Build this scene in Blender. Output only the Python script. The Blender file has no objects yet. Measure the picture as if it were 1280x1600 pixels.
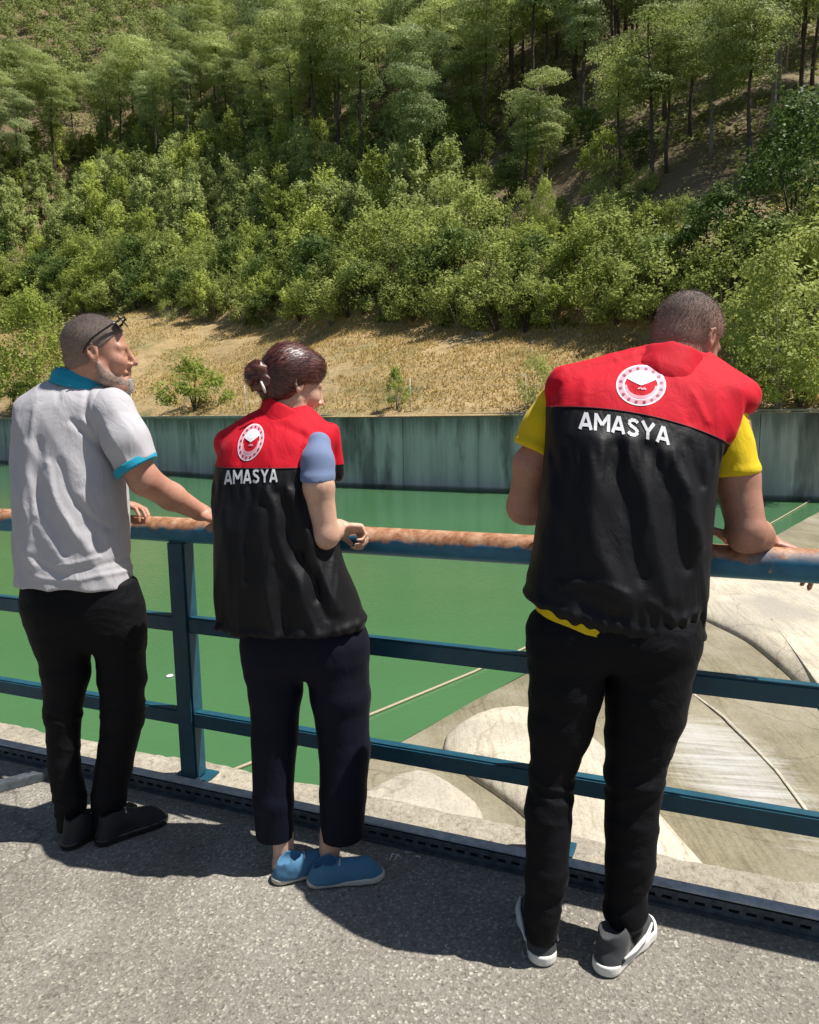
import bpy, bmesh, math, random
import numpy as np
from mathutils import Vector
from mathutils.bvhtree import BVHTree

random.seed(7); RNG = np.random.default_rng(7)
S = bpy.context.scene
COL = S.collection

# ------------------------------------------------------------------ camera, sky, sun, exposure
IMG_F = 1200.0                       # focal length for an image 1280 px wide
PITCH, ROLL, CAM_H = math.radians(7.9), math.radians(-1.0), 1.45
CAM = np.array([0, 0, CAM_H])
_F = np.array([0, math.cos(PITCH), -math.sin(PITCH)])
_R0 = np.array([1.0, 0, 0]); _U0 = np.array([0, math.sin(PITCH), math.cos(PITCH)])
_R = _R0*math.cos(ROLL) + _U0*math.sin(ROLL)
_U = -_R0*math.sin(ROLL) + _U0*math.cos(ROLL)
cam_data = bpy.data.cameras.new('camera'); cam = bpy.data.objects.new('camera', cam_data); COL.objects.link(cam)
cam_data.sensor_fit = 'HORIZONTAL'; cam_data.sensor_width = 36; cam_data.lens = 36*IMG_F/1280
cam_data.clip_start = 0.05; cam_data.clip_end = 2000
from mathutils import Matrix
cam.matrix_world = Matrix(((_R[0], _U[0], -_F[0], 0), (_R[1], _U[1], -_F[1], 0), (_R[2], _U[2], -_F[2], CAM_H), (0, 0, 0, 1)))
S.camera = cam

SUN_DIR = Vector((0.996*math.cos(math.radians(63)), -0.03*math.cos(math.radians(63)), math.sin(math.radians(63)))).normalized()
w = bpy.data.worlds.new('World'); S.world = w; w.use_nodes = True
nt = w.node_tree; nt.nodes.clear()
sky = nt.nodes.new('ShaderNodeTexSky'); sky.sky_type = 'NISHITA'; sky.sun_disc = False
sky.sun_elevation = math.asin(SUN_DIR.z); sky.sun_rotation = math.atan2(SUN_DIR.x, SUN_DIR.y)
bg = nt.nodes.new('ShaderNodeBackground'); bg.inputs[1].default_value = 0.055
ow = nt.nodes.new('ShaderNodeOutputWorld')
nt.links.new(sky.outputs[0], bg.inputs[0]); nt.links.new(bg.outputs[0], ow.inputs[0])
sd = bpy.data.lights.new('sun', 'SUN'); sd.energy = 5.0; sd.angle = math.radians(0.5); sd.color = (1.0, 0.955, 0.89)
sun = bpy.data.objects.new('sun', sd); COL.objects.link(sun)
sun.rotation_euler = SUN_DIR.to_track_quat('Z', 'Y').to_euler(); sun.location = (0, 0, 30)
S.view_settings.view_transform = 'Standard'; S.view_settings.look = 'None'
S.view_settings.exposure = 0.58; S.view_settings.gamma = 1; S.view_settings.use_curve_mapping = False
S.render.engine = 'CYCLES'

# ------------------------------------------------------------------ pixel helpers (photo pixels, 1280 x 1600)
def ray(px, py): return _F + (px-640)/IMG_F*_R + (800-py)/IMG_F*_U
def atz(px, py, z): v = ray(px, py); return CAM + v*(z-CAM_H)/v[2]
def aty(px, py, Y): v = ray(px, py); return CAM + v*Y/v[1]
def project(P):
    v = np.asarray(P)-CAM; k = v@_F
    return 640+IMG_F*(v@_R)/k, 800-IMG_F*(v@_U)/k

# ------------------------------------------------------------------ object helpers
def tag(o, label=None, cat=None, group=None, kind=None):
    if label: o['label'] = label
    if cat: o['category'] = cat
    if group: o['group'] = group
    if kind: o['kind'] = kind
    return o
def empty(name, loc, label, cat, group=None, rz=0):
    o = bpy.data.objects.new(name, None); COL.objects.link(o)
    o.location = [float(c) for c in loc]; o.rotation_euler = (0, 0, rz); o.empty_display_size = .1
    return tag(o, label, cat, group)
def put(name, me, parent=None, world=True):
    """link a mesh; its vertices are in world coordinates unless world=False"""
    o = bpy.data.objects.new(name, me); COL.objects.link(o)
    if parent is not None:
        o.parent = parent
        if world:
            off = Vector((0, 0, 0)); q = parent
            while q is not None: off += q.location; q = q.parent
            me.transform(Matrix.Translation(-off))
    return o
def np_mesh(name, V, faces, mat=None, smooth=True):
    me = bpy.data.meshes.new(name)
    V = np.asarray(V, dtype=np.float32)
    F = np.asarray(faces, dtype=np.int32); n, k = F.shape
    me.vertices.add(len(V)); me.vertices.foreach_set('co', V.ravel())
    me.loops.add(n*k); me.loops.foreach_set('vertex_index', F.ravel())
    me.polygons.add(n); me.polygons.foreach_set('loop_start', np.arange(0, n*k, k, dtype=np.int32))
    if smooth: me.polygons.foreach_set('use_smooth', np.ones(n, dtype=bool))
    me.update(calc_edges=True)
    if mat: me.materials.append(mat)
    return me
def bm_mesh(name, bm, mat=None, smooth=False):
    me = bpy.data.meshes.new(name); bmesh.ops.recalc_face_normals(bm, faces=bm.faces)
    if smooth:
        for f in bm.faces: f.smooth = True
    bm.to_mesh(me); bm.free()
    if mat: me.materials.append(mat)
    return me
def add_box(bm, c, ex, ey, ez, hx, hy, hz):
    """box with centre c, unit axes ex ey ez, half sizes"""
    c, ex, ey, ez = [Vector([float(q) for q in v]) for v in (c, ex, ey, ez)]
    vs = [bm.verts.new(c + ex*(hx*a) + ey*(hy*b) + ez*(hz*d)) for a in (-1, 1) for b in (-1, 1) for d in (-1, 1)]
    for f in ((0, 1, 3, 2), (4, 6, 7, 5), (0, 4, 5, 1), (2, 3, 7, 6), (0, 2, 6, 4), (1, 5, 7, 3)):
        bm.faces.new([vs[i] for i in f])
def add_tube(bm, pts, rad, n=10, caps=True):
    pts = [Vector([float(q) for q in p]) for p in pts]
    rad = rad if hasattr(rad, '__len__') else [rad]*len(pts)
    rings = []; up = Vector((0.13, 0.21, 1))
    for i, p in enumerate(pts):
        t = (pts[min(i+1, len(pts)-1)]-pts[max(i-1, 0)]).normalized()
        a = t.cross(up)
        if a.length < 1e-3: a = t.cross(Vector((1, 0, 0)))
        a.normalize(); b = t.cross(a)
        rings.append([bm.verts.new(p + (a*math.cos(2*math.pi*k/n) + b*math.sin(2*math.pi*k/n))*rad[i]) for k in range(n)])
    for r0, r1 in zip(rings, rings[1:]):
        for k in range(n):
            f = bm.faces.new((r0[k], r0[(k+1) % n], r1[(k+1) % n], r1[k])); f.smooth = True
    if caps:
        bm.faces.new(rings[0]); bm.faces.new(rings[-1])

# ------------------------------------------------------------------ noise (numpy value noise)
_TAB = np.random.default_rng(11).random((48, 48, 48)).astype(np.float32)*2-1
def vn(x, y, z):
    x, y, z = np.broadcast_arrays(np.asarray(x, dtype=np.float32), np.asarray(y, dtype=np.float32), np.asarray(z, dtype=np.float32))
    xi, yi, zi = np.floor(x).astype(np.int32), np.floor(y).astype(np.int32), np.floor(z).astype(np.int32)
    fx, fy, fz = x-xi, y-yi, z-zi
    fx = fx*fx*(3-2*fx); fy = fy*fy*(3-2*fy); fz = fz*fz*(3-2*fz)
    xi %= 48; yi %= 48; zi %= 48; x1, y1, z1 = (xi+1) % 48, (yi+1) % 48, (zi+1) % 48
    T = _TAB
    c00 = T[xi, yi, zi]*(1-fx)+T[x1, yi, zi]*fx; c10 = T[xi, y1, zi]*(1-fx)+T[x1, y1, zi]*fx
    c01 = T[xi, yi, z1]*(1-fx)+T[x1, yi, z1]*fx; c11 = T[xi, y1, z1]*(1-fx)+T[x1, y1, z1]*fx
    return (c00*(1-fy)+c10*fy)*(1-fz) + (c01*(1-fy)+c11*fy)*fz

# ------------------------------------------------------------------ materials
def new_mat(name):
    m = bpy.data.materials.new(name); m.use_nodes = True; t = m.node_tree; t.nodes.clear()
    out = t.nodes.new('ShaderNodeOutputMaterial'); b = t.nodes.new('ShaderNodeBsdfPrincipled')
    t.links.new(b.outputs[0], out.inputs[0]); return m, t, b
def nz(t, scale, detail=4, rough=.6, vec=None, dist=0.0):
    n = t.nodes.new('ShaderNodeTexNoise'); n.inputs['Scale'].default_value = scale
    n.inputs['Detail'].default_value = detail; n.inputs['Roughness'].default_value = rough; n.inputs['Distortion'].default_value = dist
    if vec is not None: t.links.new(vec, n.inputs['Vector'])
    return n.outputs['Fac']
def ramp(t, fac, stops):
    r = t.nodes.new('ShaderNodeValToRGB'); e = r.color_ramp.elements
    while len(e) < len(stops): e.new(.5)
    for el, (p, c) in zip(e, stops):
        el.position = p; el.color = (*c, 1) if len(c) == 3 else c
    t.links.new(fac, r.inputs[0]); return r.outputs[0]
def mix(t, fac, a, b, mode='MIX'):
    m = t.nodes.new('ShaderNodeMix'); m.data_type = 'RGBA'; m.blend_type = mode
    for sock, v in ((m.inputs[0], fac), (m.inputs[6], a), (m.inputs[7], b)):
        if hasattr(v, 'is_linked'): t.links.new(v, sock)
        elif hasattr(v, '__len__'): sock.default_value = (*v, 1)
        else: sock.default_value = v
    return m.outputs[2]
def math_n(t, op, a, b=None, c=None):
    m = t.nodes.new('ShaderNodeMath'); m.operation = op
    for i, v in enumerate((a, b, c)):
        if v is None: continue
        if hasattr(v, 'is_linked'): t.links.new(v, m.inputs[i])
        else: m.inputs[i].default_value = v
    return m.outputs[0]
def bump(t, b, h, strength=.3, dist=.01):
    n = t.nodes.new('ShaderNodeBump'); n.inputs['Strength'].default_value = strength; n.inputs['Distance'].default_value = dist
    t.links.new(h, n.inputs['Height']); t.links.new(n.outputs[0], b.inputs['Normal'])
def coord(t, scale=(1, 1, 1), rot=(0, 0, 0)):
    """world-position texture coordinates"""
    g = t.nodes.new('ShaderNodeNewGeometry'); m = t.nodes.new('ShaderNodeMapping')
    m.inputs['Scale'].default_value = scale; m.inputs['Rotation'].default_value = rot
    t.links.new(g.outputs['Position'], m.inputs[0]); return m.outputs[0]
def ocoord(t, scale=(1, 1, 1), rot=(0, 0, 0)):
    g = t.nodes.new('ShaderNodeTexCoord'); m = t.nodes.new('ShaderNodeMapping')
    m.inputs['Scale'].default_value = scale; m.inputs['Rotation'].default_value = rot
    t.links.new(g.outputs['Object'], m.inputs[0]); return m.outputs[0]
def setc(t, b, c):
    if hasattr(c, 'is_linked'): t.links.new(c, b.inputs['Base Color'])
    else: b.inputs['Base Color'].default_value = (*c, 1)

def mat_plain(name, col, rough=.6, metal=0, var=.15, scale=30, bmp=0.0, bscale=200, spec=.5, sheen=0):
    m, t, b = new_mat(name); v = ocoord(t)
    c = ramp(t, nz(t, scale, 3, .6, v), [(.3, tuple(q*(1-var) for q in col)), (.7, tuple(min(1, q*(1+var)) for q in col))])
    setc(t, b, c); b.inputs['Roughness'].default_value = rough; b.inputs['Metallic'].default_value = metal
    b.inputs['Specular IOR Level'].default_value = spec
    if sheen: b.inputs['Sheen Weight'].default_value = sheen; b.inputs['Sheen Roughness'].default_value = .4
    if bmp: bump(t, b, nz(t, bscale, 3, .6, v), bmp, .002)
    return m

M = {}
# deck: worn asphalt concrete with pale aggregate
m, t, b = new_mat('deck_asphalt'); v = coord(t)
c1 = ramp(t, nz(t, 1.3, 5, .6, v), [(.3, (.155, .145, .122)), (.7, (.29, .27, .228))])
vo = t.nodes.new('ShaderNodeTexVoronoi'); vo.inputs['Scale'].default_value = 150; t.links.new(v, vo.inputs['Vector'])
grit = ramp(t, vo.outputs['Color'], [(.0, (.05, .045, .038)), (.22, (.17, .158, .134)), (.72, (.28, .262, .222)), (.93, (.66, .62, .52))])
c = mix(t, .55, c1, grit)
spk = ramp(t, nz(t, 60, 3, .7, v), [(.32, (.45, .43, .4)), (.5, (1, 1, 1))])
c = mix(t, .7, c, spk, 'MULTIPLY')
st = ramp(t, nz(t, .9, 6, .65, v, .6), [(.34, (.55, .53, .5)), (.47, (.85, .84, .82)), (.58, (1, 1, 1)), (.75, (1.2, 1.17, 1.1))])
c = mix(t, .8, c, st, 'MULTIPLY')
vk = t.nodes.new('ShaderNodeTexVoronoi'); vk.feature = 'DISTANCE_TO_EDGE'; vk.inputs['Scale'].default_value = .8
nk = t.nodes.new('ShaderNodeTexNoise'); nk.inputs['Scale'].default_value = 3; nk.inputs['Detail'].default_value = 7; t.links.new(v, nk.inputs['Vector'])
mk = t.nodes.new('ShaderNodeVectorMath'); mk.operation = 'MULTIPLY_ADD'; t.links.new(nk.outputs['Color'], mk.inputs[0]); mk.inputs[1].default_value = (.5, .5, .5); t.links.new(v, mk.inputs[2]); t.links.new(mk.outputs[0], vk.inputs['Vector'])
ck = mix(t, ramp(t, nz(t, 1.1, 3, .5, v), [(.48, (0, 0, 0)), (.58, (1, 1, 1))]), (1, 1, 1), ramp(t, vk.outputs['Distance'], [(.0, (.35, .33, .3)), (.007, (1, 1, 1))]))
c = mix(t, .8, c, ck, 'MULTIPLY'); setc(t, b, c); b.inputs['Roughness'].default_value = .9
bump(t, b, math_n(t, 'ADD', nz(t, 70, 4, .7, v), vo.outputs['Distance']), .55, .004); M['deck'] = m
# curb: weathered pale concrete
m, t, b = new_mat('curb_concrete'); v = coord(t)
c = ramp(t, nz(t, 34, 6, .75, v), [(.30, (.13, .11, .085)), (.44, (.38, .34, .27)), (.7, (.52, .48, .39))])
c = mix(t, .6, c, ramp(t, nz(t, 4, 4, .6, v), [(.35, (.6, .57, .52)), (.65, (1.1, 1.1, 1.05))]), 'MULTIPLY')
setc(t, b, c); b.inputs['Roughness'].default_value = .95; bump(t, b, nz(t, 45, 5, .7, v), .9, .02); M['curb'] = m
# spillway concretes
def nzv(t, v, amt):
    n = t.nodes.new('ShaderNodeTexNoise'); n.inputs['Scale'].default_value = 1.7; n.inputs['Detail'].default_value = 6; t.links.new(v, n.inputs['Vector'])
    m = t.nodes.new('ShaderNodeVectorMath'); m.operation = 'MULTIPLY_ADD'; t.links.new(n.outputs['Color'], m.inputs[0]); m.inputs[1].default_value = (amt,)*3; t.links.new(v, m.inputs[2]); return m.outputs[0]
def mat_conc(name, lo, hi, grime, streak=1.0, rot=0.0, dark=.45):
    m, t, b = new_mat(name); v = coord(t); vs = coord(t, (9, .9, 2), (0, 0, rot))
    c = ramp(t, nz(t, 1.1, 6, .65, v), [(.3, lo), (.7, hi)])
    s = ramp(t, nz(t, 1.6, 6, .7, vs, .4), [(.35, (dark+.1, dark+.05, dark)), (.52, (1, 1, 1)), (.75, (1.15, 1.15, 1.12))])
    c = mix(t, streak, c, s, 'MULTIPLY')
    g = ramp(t, nz(t, .45, 5, .6, v), [(.45, (0, 0, 0)), (.68, (1, 1, 1))])
    c = mix(t, g, c, grime)
    vc = t.nodes.new('ShaderNodeTexVoronoi'); vc.feature = 'DISTANCE_TO_EDGE'; vc.inputs['Scale'].default_value = .55; t.links.new(nzv(t, v, .5), vc.inputs['Vector'])
    c = mix(t, .5, c, ramp(t, vc.outputs['Distance'], [(.0, (.45, .42, .38)), (.012, (1, 1, 1))]), 'MULTIPLY')
    c = mix(t, .5, c, ramp(t, nz(t, 26, 5, .75, v), [(.35, (.55, .52, .5)), (.55, (1.05, 1.05, 1.05))]), 'MULTIPLY')
    setc(t, b, c); b.inputs['Roughness'].default_value = .88; bump(t, b, nz(t, 9, 6, .7, v), .5, .03); M[name] = m
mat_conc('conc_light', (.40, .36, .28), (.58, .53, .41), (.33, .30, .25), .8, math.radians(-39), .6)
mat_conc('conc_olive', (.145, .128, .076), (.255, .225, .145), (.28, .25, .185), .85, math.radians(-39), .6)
mat_conc('conc_white', (.46, .46, .46), (.6, .6, .6), (.3, .28, .24), .9, math.radians(-39), .5)
# far retaining wall
m, t, b = new_mat('wall_concrete'); v = coord(t); vs = coord(t, (1.6, 1.6, .10)); vs2 = coord(t, (.5, .5, .12))
c = ramp(t, nz(t, 1.0, 5, .65, vs), [(.3, (.36, .37, .33)), (.5, (.52, .52, .47)), (.72, (.68, .67, .61))])
dk = ramp(t, nz(t, 1.1, 4, .6, vs2), [(.36, (.34, .35, .34)), (.46, (1, 1, 1))])
c = mix(t, .85, c, dk, 'MULTIPLY')
sx = t.nodes.new('ShaderNodeSeparateXYZ'); t.links.new(v, sx.inputs[0])
runs = math_n(t, 'ADD', math_n(t, 'MULTIPLY', nz(t, 2.4, 4, .6, coord(t, (1, 1, .03))), 3.6), -1.5)   # stains run down from the top
tt = math_n(t, 'ADD', sx.outputs['Z'], runs)
c = mix(t, .75, c, ramp(t, math_n(t, 'MULTIPLY', tt, .5), [(.05, (1, 1, 1)), (.5, (.30, .31, .30))]), 'MULTIPLY')
low = ramp(t, math_n(t, 'ADD', sx.outputs['Z'], 3.0), [(.0, (.22, .25, .2)), (.14, (.40, .44, .36)), (.24, (1, 1, 1))])
c = mix(t, 1.0, c, low, 'MULTIPLY'); setc(t, b, c)
b.inputs['Roughness'].default_value = .9; bump(t, b, nz(t, 3, 5, .6, v), .4, .05); M['wall'] = m
M['coping'] = mat_plain('coping_concrete', (.44, .42, .38), .9, 0, .2, 2, .4, 8)
# water
m, t, b = new_mat('reservoir_water'); v = coord(t)
c = ramp(t, nz(t, .10, 5, .6, coord(t, (.6, 1.6, 1))), [(.3, (.050, .135, .055)), (.7, (.062, .155, .064))])
setc(t, b, c); b.inputs['Roughness'].default_value = .06; b.inputs['IOR'].default_value = 1.33
b.inputs['Specular IOR Level'].default_value = .5
bump(t, b, math_n(t, 'ADD', nz(t, 1.6, 4, .6, coord(t, (.6, 1, 1))), nz(t, 9, 3, .6, coord(t, (.5, 1, 1)))), .16, .05); M['water'] = m
# terrain
m, t, b = new_mat('hill_soil'); v = coord(t)
c = ramp(t, nz(t, .5, 7, .7, v), [(.28, (.19, .145, .06)), (.42, (.34, .245, .11)), (.55, (.42, .30, .145)), (.75, (.52, .40, .22))])
c = mix(t, ramp(t, nz(t, .22, 5, .6, v), [(.52, (0, 0, 0)), (.7, (.8, .8, .8))]), c, (.12, .135, .04))
c = mix(t, .7, c, ramp(t, nz(t, 5, 5, .75, v), [(.3, (.5, .48, .45)), (.6, (1.1, 1.1, 1.1))]), 'MULTIPLY')
sz_ = t.nodes.new('ShaderNodeSeparateXYZ'); t.links.new(v, sz_.inputs[0])     # needle litter under the pines
c = mix(t, ramp(t, math_n(t, 'ADD', math_n(t, 'MULTIPLY', sz_.outputs['Z'], .04), math_n(t, 'MULTIPLY', nz(t, .3, 5, .6, v), .5)), [(.74, (0, 0, 0)), (.92, (.85, .85, .85))]), c, (.15, .115, .06))
setc(t, b, c); b.inputs['Roughness'].default_value = .95; bump(t, b, nz(t, 3, 6, .7, v), .8, .25); M['soil'] = m

def mat_leaf(name, c0, c1, transl=.25, rough=.5):
    m = bpy.data.materials.new(name); m.use_nodes = True; t = m.node_tree; t.nodes.clear()
    out = t.nodes.new('ShaderNodeOutputMaterial')
    oi = t.nodes.new('ShaderNodeObjectInfo'); v = ocoord(t)
    n = nz(t, 1.4, 4, .7, v)
    f = math_n(t, 'ADD', math_n(t, 'MULTIPLY', n, .9), math_n(t, 'MULTIPLY', oi.outputs['Random'], .5))
    c = ramp(t, f, [(.35, c0), (.95, c1)])
    d = t.nodes.new('ShaderNodeBsdfPrincipled'); d.inputs['Roughness'].default_value = rough; d.inputs['Specular IOR Level'].default_value = .12
    t.links.new(c, d.inputs['Base Color'])
    tr = t.nodes.new('ShaderNodeBsdfTranslucent'); t.links.new(c, tr.inputs[0])
    mx = t.nodes.new('ShaderNodeMixShader'); mx.inputs[0].default_value = transl
    t.links.new(d.outputs[0], mx.inputs[1]); t.links.new(tr.outputs[0], mx.inputs[2]); t.links.new(mx.outputs[0], out.inputs[0])
    M[name] = m
mat_leaf('needles', (.22, .27, .08), (.50, .56, .21), .4)
mat_leaf('needles_blue', (.18, .24, .09), (.43, .50, .22), .4)
mat_leaf('leaf_bright', (.23, .29, .055), (.52, .58, .15), .45)
mat_leaf('leaf_olive', (.19, .24, .055), (.42, .47, .14), .4)
mat_leaf('leaf_dark', (.075, .13, .035), (.20, .26, .07), .35)
mat_leaf('dry_blades', (.42, .30, .10), (.70, .54, .23), .35)
mat_leaf('ground_leaf', (.09, .12, .03), (.30, .33, .10), .3)
M['tray_dark'] = mat_plain('tray_dark', (.10, .115, .13), .5, .4, .4, 40)
M['bark'] = mat_plain('bark', (.09, .065, .05), .9, 0, .45, 3, .6, 8)
M['bark_pale'] = mat_plain('bark_pale', (.24, .20, .17), .9, 0, .4, 3, .6, 8)
# painted steel
def mat_paint(name, base, rust_amt, rail=False, seed=0.0):
    m, t, b = new_mat(name); v = coord(t)
    n = nz(t, 7, 7, .7, v, .5)
    c = mix(t, .6, base, ramp(t, nz(t, 18, 4, .6, v), [(.3, (.45, .5, .55)), (.7, (1.2, 1.15, 1.1))]), 'MULTIPLY')
    rust = ramp(t, nz(t, 26, 5, .7, v), [(.28, (.14, .06, .028)), (.44, (.34, .155, .075)), (.60, (.48, .28, .17)), (.78, (.56, .44, .34))])
    fac = ramp(t, n, [(rust_amt, (0, 0, 0)), (rust_amt+.06, (1, 1, 1))])
    if rail:   # paint is worn away along the top of the handrail, where hands rub it
        g = t.nodes.new('ShaderNodeTexCoord'); s = t.nodes.new('ShaderNodeSeparateXYZ'); t.links.new(g.outputs['Object'], s.inputs[0])
        top = ramp(t, math_n(t, 'ADD', math_n(t, 'MULTIPLY', s.outputs['Z'], 11.0), math_n(t, 'MULTIPLY', n, 1.0)), [(.58, (0, 0, 0)), (.68, (1, 1, 1))])
        patch = ramp(t, nz(t, 1.9, 3, .5, v), [(.41, (0, 0, 0)), (.47, (1, 1, 1))])
        fac = mix(t, 1.0, mix(t, 1.0, top, patch, 'MULTIPLY'), fac, 'LIGHTEN')
    setc(t, b, mix(t, fac, c, rust)); b.inputs['Roughness'].default_value = .5
    bump(t, b, nz(t, 60, 4, .6, v), .35, .003); M[name] = m
mat_paint('rail_paint', (.006, .070, .110), .68)
mat_paint('rail_top_paint', (.02, .16, .27), .64, True)
m, t, b = new_mat('galvanised'); v = coord(t)
setc(t, b, ramp(t, nz(t, 30, 5, .7, v), [(.3, (.30, .33, .36)), (.65, (.58, .61, .64)), (.8, (.7, .71, .7))])); b.inputs['Metallic'].default_value = .25
b.inputs['Roughness'].default_value = .5; M['galv'] = m
M['rope'] = mat_plain('rope', (.36, .30, .20), .8)
M['wire'] = mat_plain('fence_steel', (.45, .46, .46), .5, .3)
# people
def mat_skin(name, col, dark):
    m, t, b = new_mat(name); v = ocoord(t)
    c = ramp(t, nz(t, 11, 6, .65, v), [(.28, tuple(q*.85 for q in dark)), (.5, tuple((p+q)/2 for p, q in zip(col, dark))), (.72, (min(1, col[0]*1.08), col[1]*1.0, col[2]*1.0))])
    c = mix(t, .35, c, ramp(t, nz(t, 120, 3, .6, v), [(.35, (.8, .72, .7)), (.6, (1.05, 1.03, 1.02))]), 'MULTIPLY')
    setc(t, b, c); b.inputs['Roughness'].default_value = .52; b.inputs['Subsurface Weight'].default_value = .12
    b.inputs['Subsurface Radius'].default_value = (.012, .005, .003); b.inputs['Subsurface Scale'].default_value = 1
    bump(t, b, math_n(t, 'ADD', nz(t, 260, 3, .6, v), math_n(t, 'MULTIPLY', nz(t, 45, 4, .6, v), 2.0)), .22, .0015); M[name] = m
mat_skin('skin_tan', (.50, .27, .19), (.40, .19, .125))
mat_skin('skin_fair', (.62, .40, .29), (.52, .31, .215))
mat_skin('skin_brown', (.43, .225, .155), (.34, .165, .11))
def mat_cloth(name, col, rough=.8, weave=900, bs=.25, var=.1, sheen=.15, spec=.3, wr=0.0, wscale=(9, 9, 5)):
    m, t, b = new_mat(name); v = ocoord(t)
    c = ramp(t, nz(t, 6, 5, .65, v), [(.3, tuple(q*(1-var) for q in col)), (.7, tuple(min(1, q*(1+var)) for q in col))])
    setc(t, b, c); b.inputs['Roughness'].default_value = rough; b.inputs['Specular IOR Level'].default_value = spec
    b.inputs['Sheen Weight'].default_value = sheen; b.inputs['Sheen Roughness'].default_value = .35
    h = nz(t, weave, 2, .5, v)
    if wr:
        h2 = nz(t, 1.0, 4, .55, ocoord(t, wscale), .8)
        h = math_n(t, 'ADD', math_n(t, 'MULTIPLY', h, .04), math_n(t, 'MULTIPLY', h2, wr))
        bump(t, b, h, bs, .02)
    else: bump(t, b, h, bs, .001)
    M[name] = m
mat_cloth('vest_black', (.0030, .0030, .0044), .55, 900, .4, .15, .03, .24, .7, (18, 18, 5))
mat_cloth('vest_red', (.54, .004, .018), .75, 900, .35, .08, .05, .2, .7, (22, 22, 7))
mat_cloth('shirt_grey', (.43, .42, .44), .85, 600, .4, .06, .1, .2, 1.0, (13, 13, 6))
mat_cloth('trim_cyan', (.012, .30, .44), .8, 500, .3, .1)
mat_cloth('shirt_blue', (.15, .20, .33), .85, 600, .3, .06)
mat_cloth('shirt_yellow', (.70, .50, .008), .8, 600, .3, .06, .1, .25, .8, (16, 16, 9))
mat_cloth('trousers_black', (.004, .004, .0055), .7, 600, .4, .2, .02, .15, 1.0, (10, 10, 12))
mat_cloth('trousers_navy', (.004, .005, .013), .7, 600, .4, .2, .02, .15, .8, (12, 12, 6))
mat_cloth('canvas_blue', (.06, .16, .27), .85, 500, .4, .12)
mat_cloth('suede_grey', (.045, .047, .05), .85, 400, .4, .2)
mat_cloth('shoe_dark', (.012, .012, .015), .6, 300, .4, .2)
M['rubber_white'] = mat_plain('rubber_white', (.68, .67, .62), .6, 0, .06, 20)
M['rubber_cream'] = mat_plain('rubber_cream', (.50, .47, .40), .7, 0, .08, 20)
M['trim_dark'] = mat_plain('trim_dark', (.06, .003, .008), .7)
M['print_white'] = mat_plain('print_white', (.72, .72, .74), .6, 0, .04, 40)
M['print_pink'] = mat_plain('print_pink', (.74, .30, .38), .6, 0, .04, 40)
M['print_maroon'] = mat_plain('print_maroon', (.20, .03, .06), .6, 0, .05, 40)
def mat_clip(name, z0, lo_, mid, hi):
  m, t, b = new_mat(name); 
  v = ocoord(t); sp = t.nodes.new('ShaderNodeSeparateXYZ'); t.links.new(v, sp.inputs[0])
  hz_ = math_n(t, 'ADD', sp.outputs['Z'], math_n(t, 'MULTIPLY', nz(t, 60, 3, .6, v), .05))        # clipped short at the sides, longer on top
  setc(t, b, ramp(t, math_n(t, 'MULTIPLY', math_n(t, 'SUBTRACT', hz_, z0), 5.0), [(.1, lo_), (.45, mid), (.85, hi)]))
  b.inputs['Roughness'].default_value = .85; b.inputs['Specular IOR Level'].default_value = .2; bump(t, b, nz(t, 500, 3, .6, v), .3, .001); M[name] = m
mat_clip('hair_grey', 1.62, (.26, .175, .14), (.18, .14, .12), (.065, .05, .045))
mat_clip('hair_dark', 1.665, (.27, .17, .135), (.15, .115, .10), (.12, .094, .086))
M['beard_grey'] = mat_plain('beard_grey', (.27, .18, .145), .75, 0, .25, 90, .6, 600)
M['beard_white'] = mat_plain('beard_white', (.40, .38, .36), .7, 0, .2, 90)
m, t, b = new_mat('hair_auburn'); v = ocoord(t)
setc(t, b, ramp(t, nz(t, 60, 4, .6, v), [(.3, (.035, .009, .006)), (.7, (.15, .038, .022))])); b.inputs['Roughness'].default_value = .42
b.inputs['Specular IOR Level'].default_value = .7; M['hair_auburn'] = m
M['plastic_black'] = mat_plain('plastic_black', (.015, .012, .012), .25)
M['plastic_lens'] = mat_plain('plastic_lens', (.03, .02, .018), .1, 0, .05)
# ================================================================== SETTING
# water
_e0, _e1 = atz(480, 1240, -3), atz(1280, 800, -3); _ed = (_e1-_e0)/np.linalg.norm(_e1-_e0); _a, _b = _e0-_ed*14, _e1+_ed*45
me = np_mesh('water', [(-160, -10, -3), (_a[0], _a[1], -3), (_b[0], _b[1], -3), (-160, 140, -3)], [(0, 1, 2, 3)], M['water'], False)
tag(put('water', me), 'still green reservoir water between the bridge and the far wall', kind='structure')

# railing line in plan (from left far to right near)
RA, RB = np.array([-1.738, 3.227]), np.array([1.104, 2.033])
RD = (RB-RA)/np.linalg.norm(RB-RA); RN = np.array([-RD[1], RD[0]])     # RN points to the water
def rl(s, off=0.0, z=0.0):
    """point at distance s along the railing from pixel column 0, off towards the water"""
    p = RA + RD*s + RN*off; return np.array([p[0], p[1], z])
def rail_s(px, z, off=0.0):
    """s of the railing plane under pixel column px at height z"""
    lo, hi = -6.0, 8.0
    for _ in range(50):
        m_ = (lo+hi)/2
        if project(rl(m_, off, z))[0] < px: lo = m_
        else: hi = m_
    return (lo+hi)/2
EX = (RD[0], RD[1], 0); EN = (RN[0], RN[1], 0); EZ = (0, 0, 1)

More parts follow.
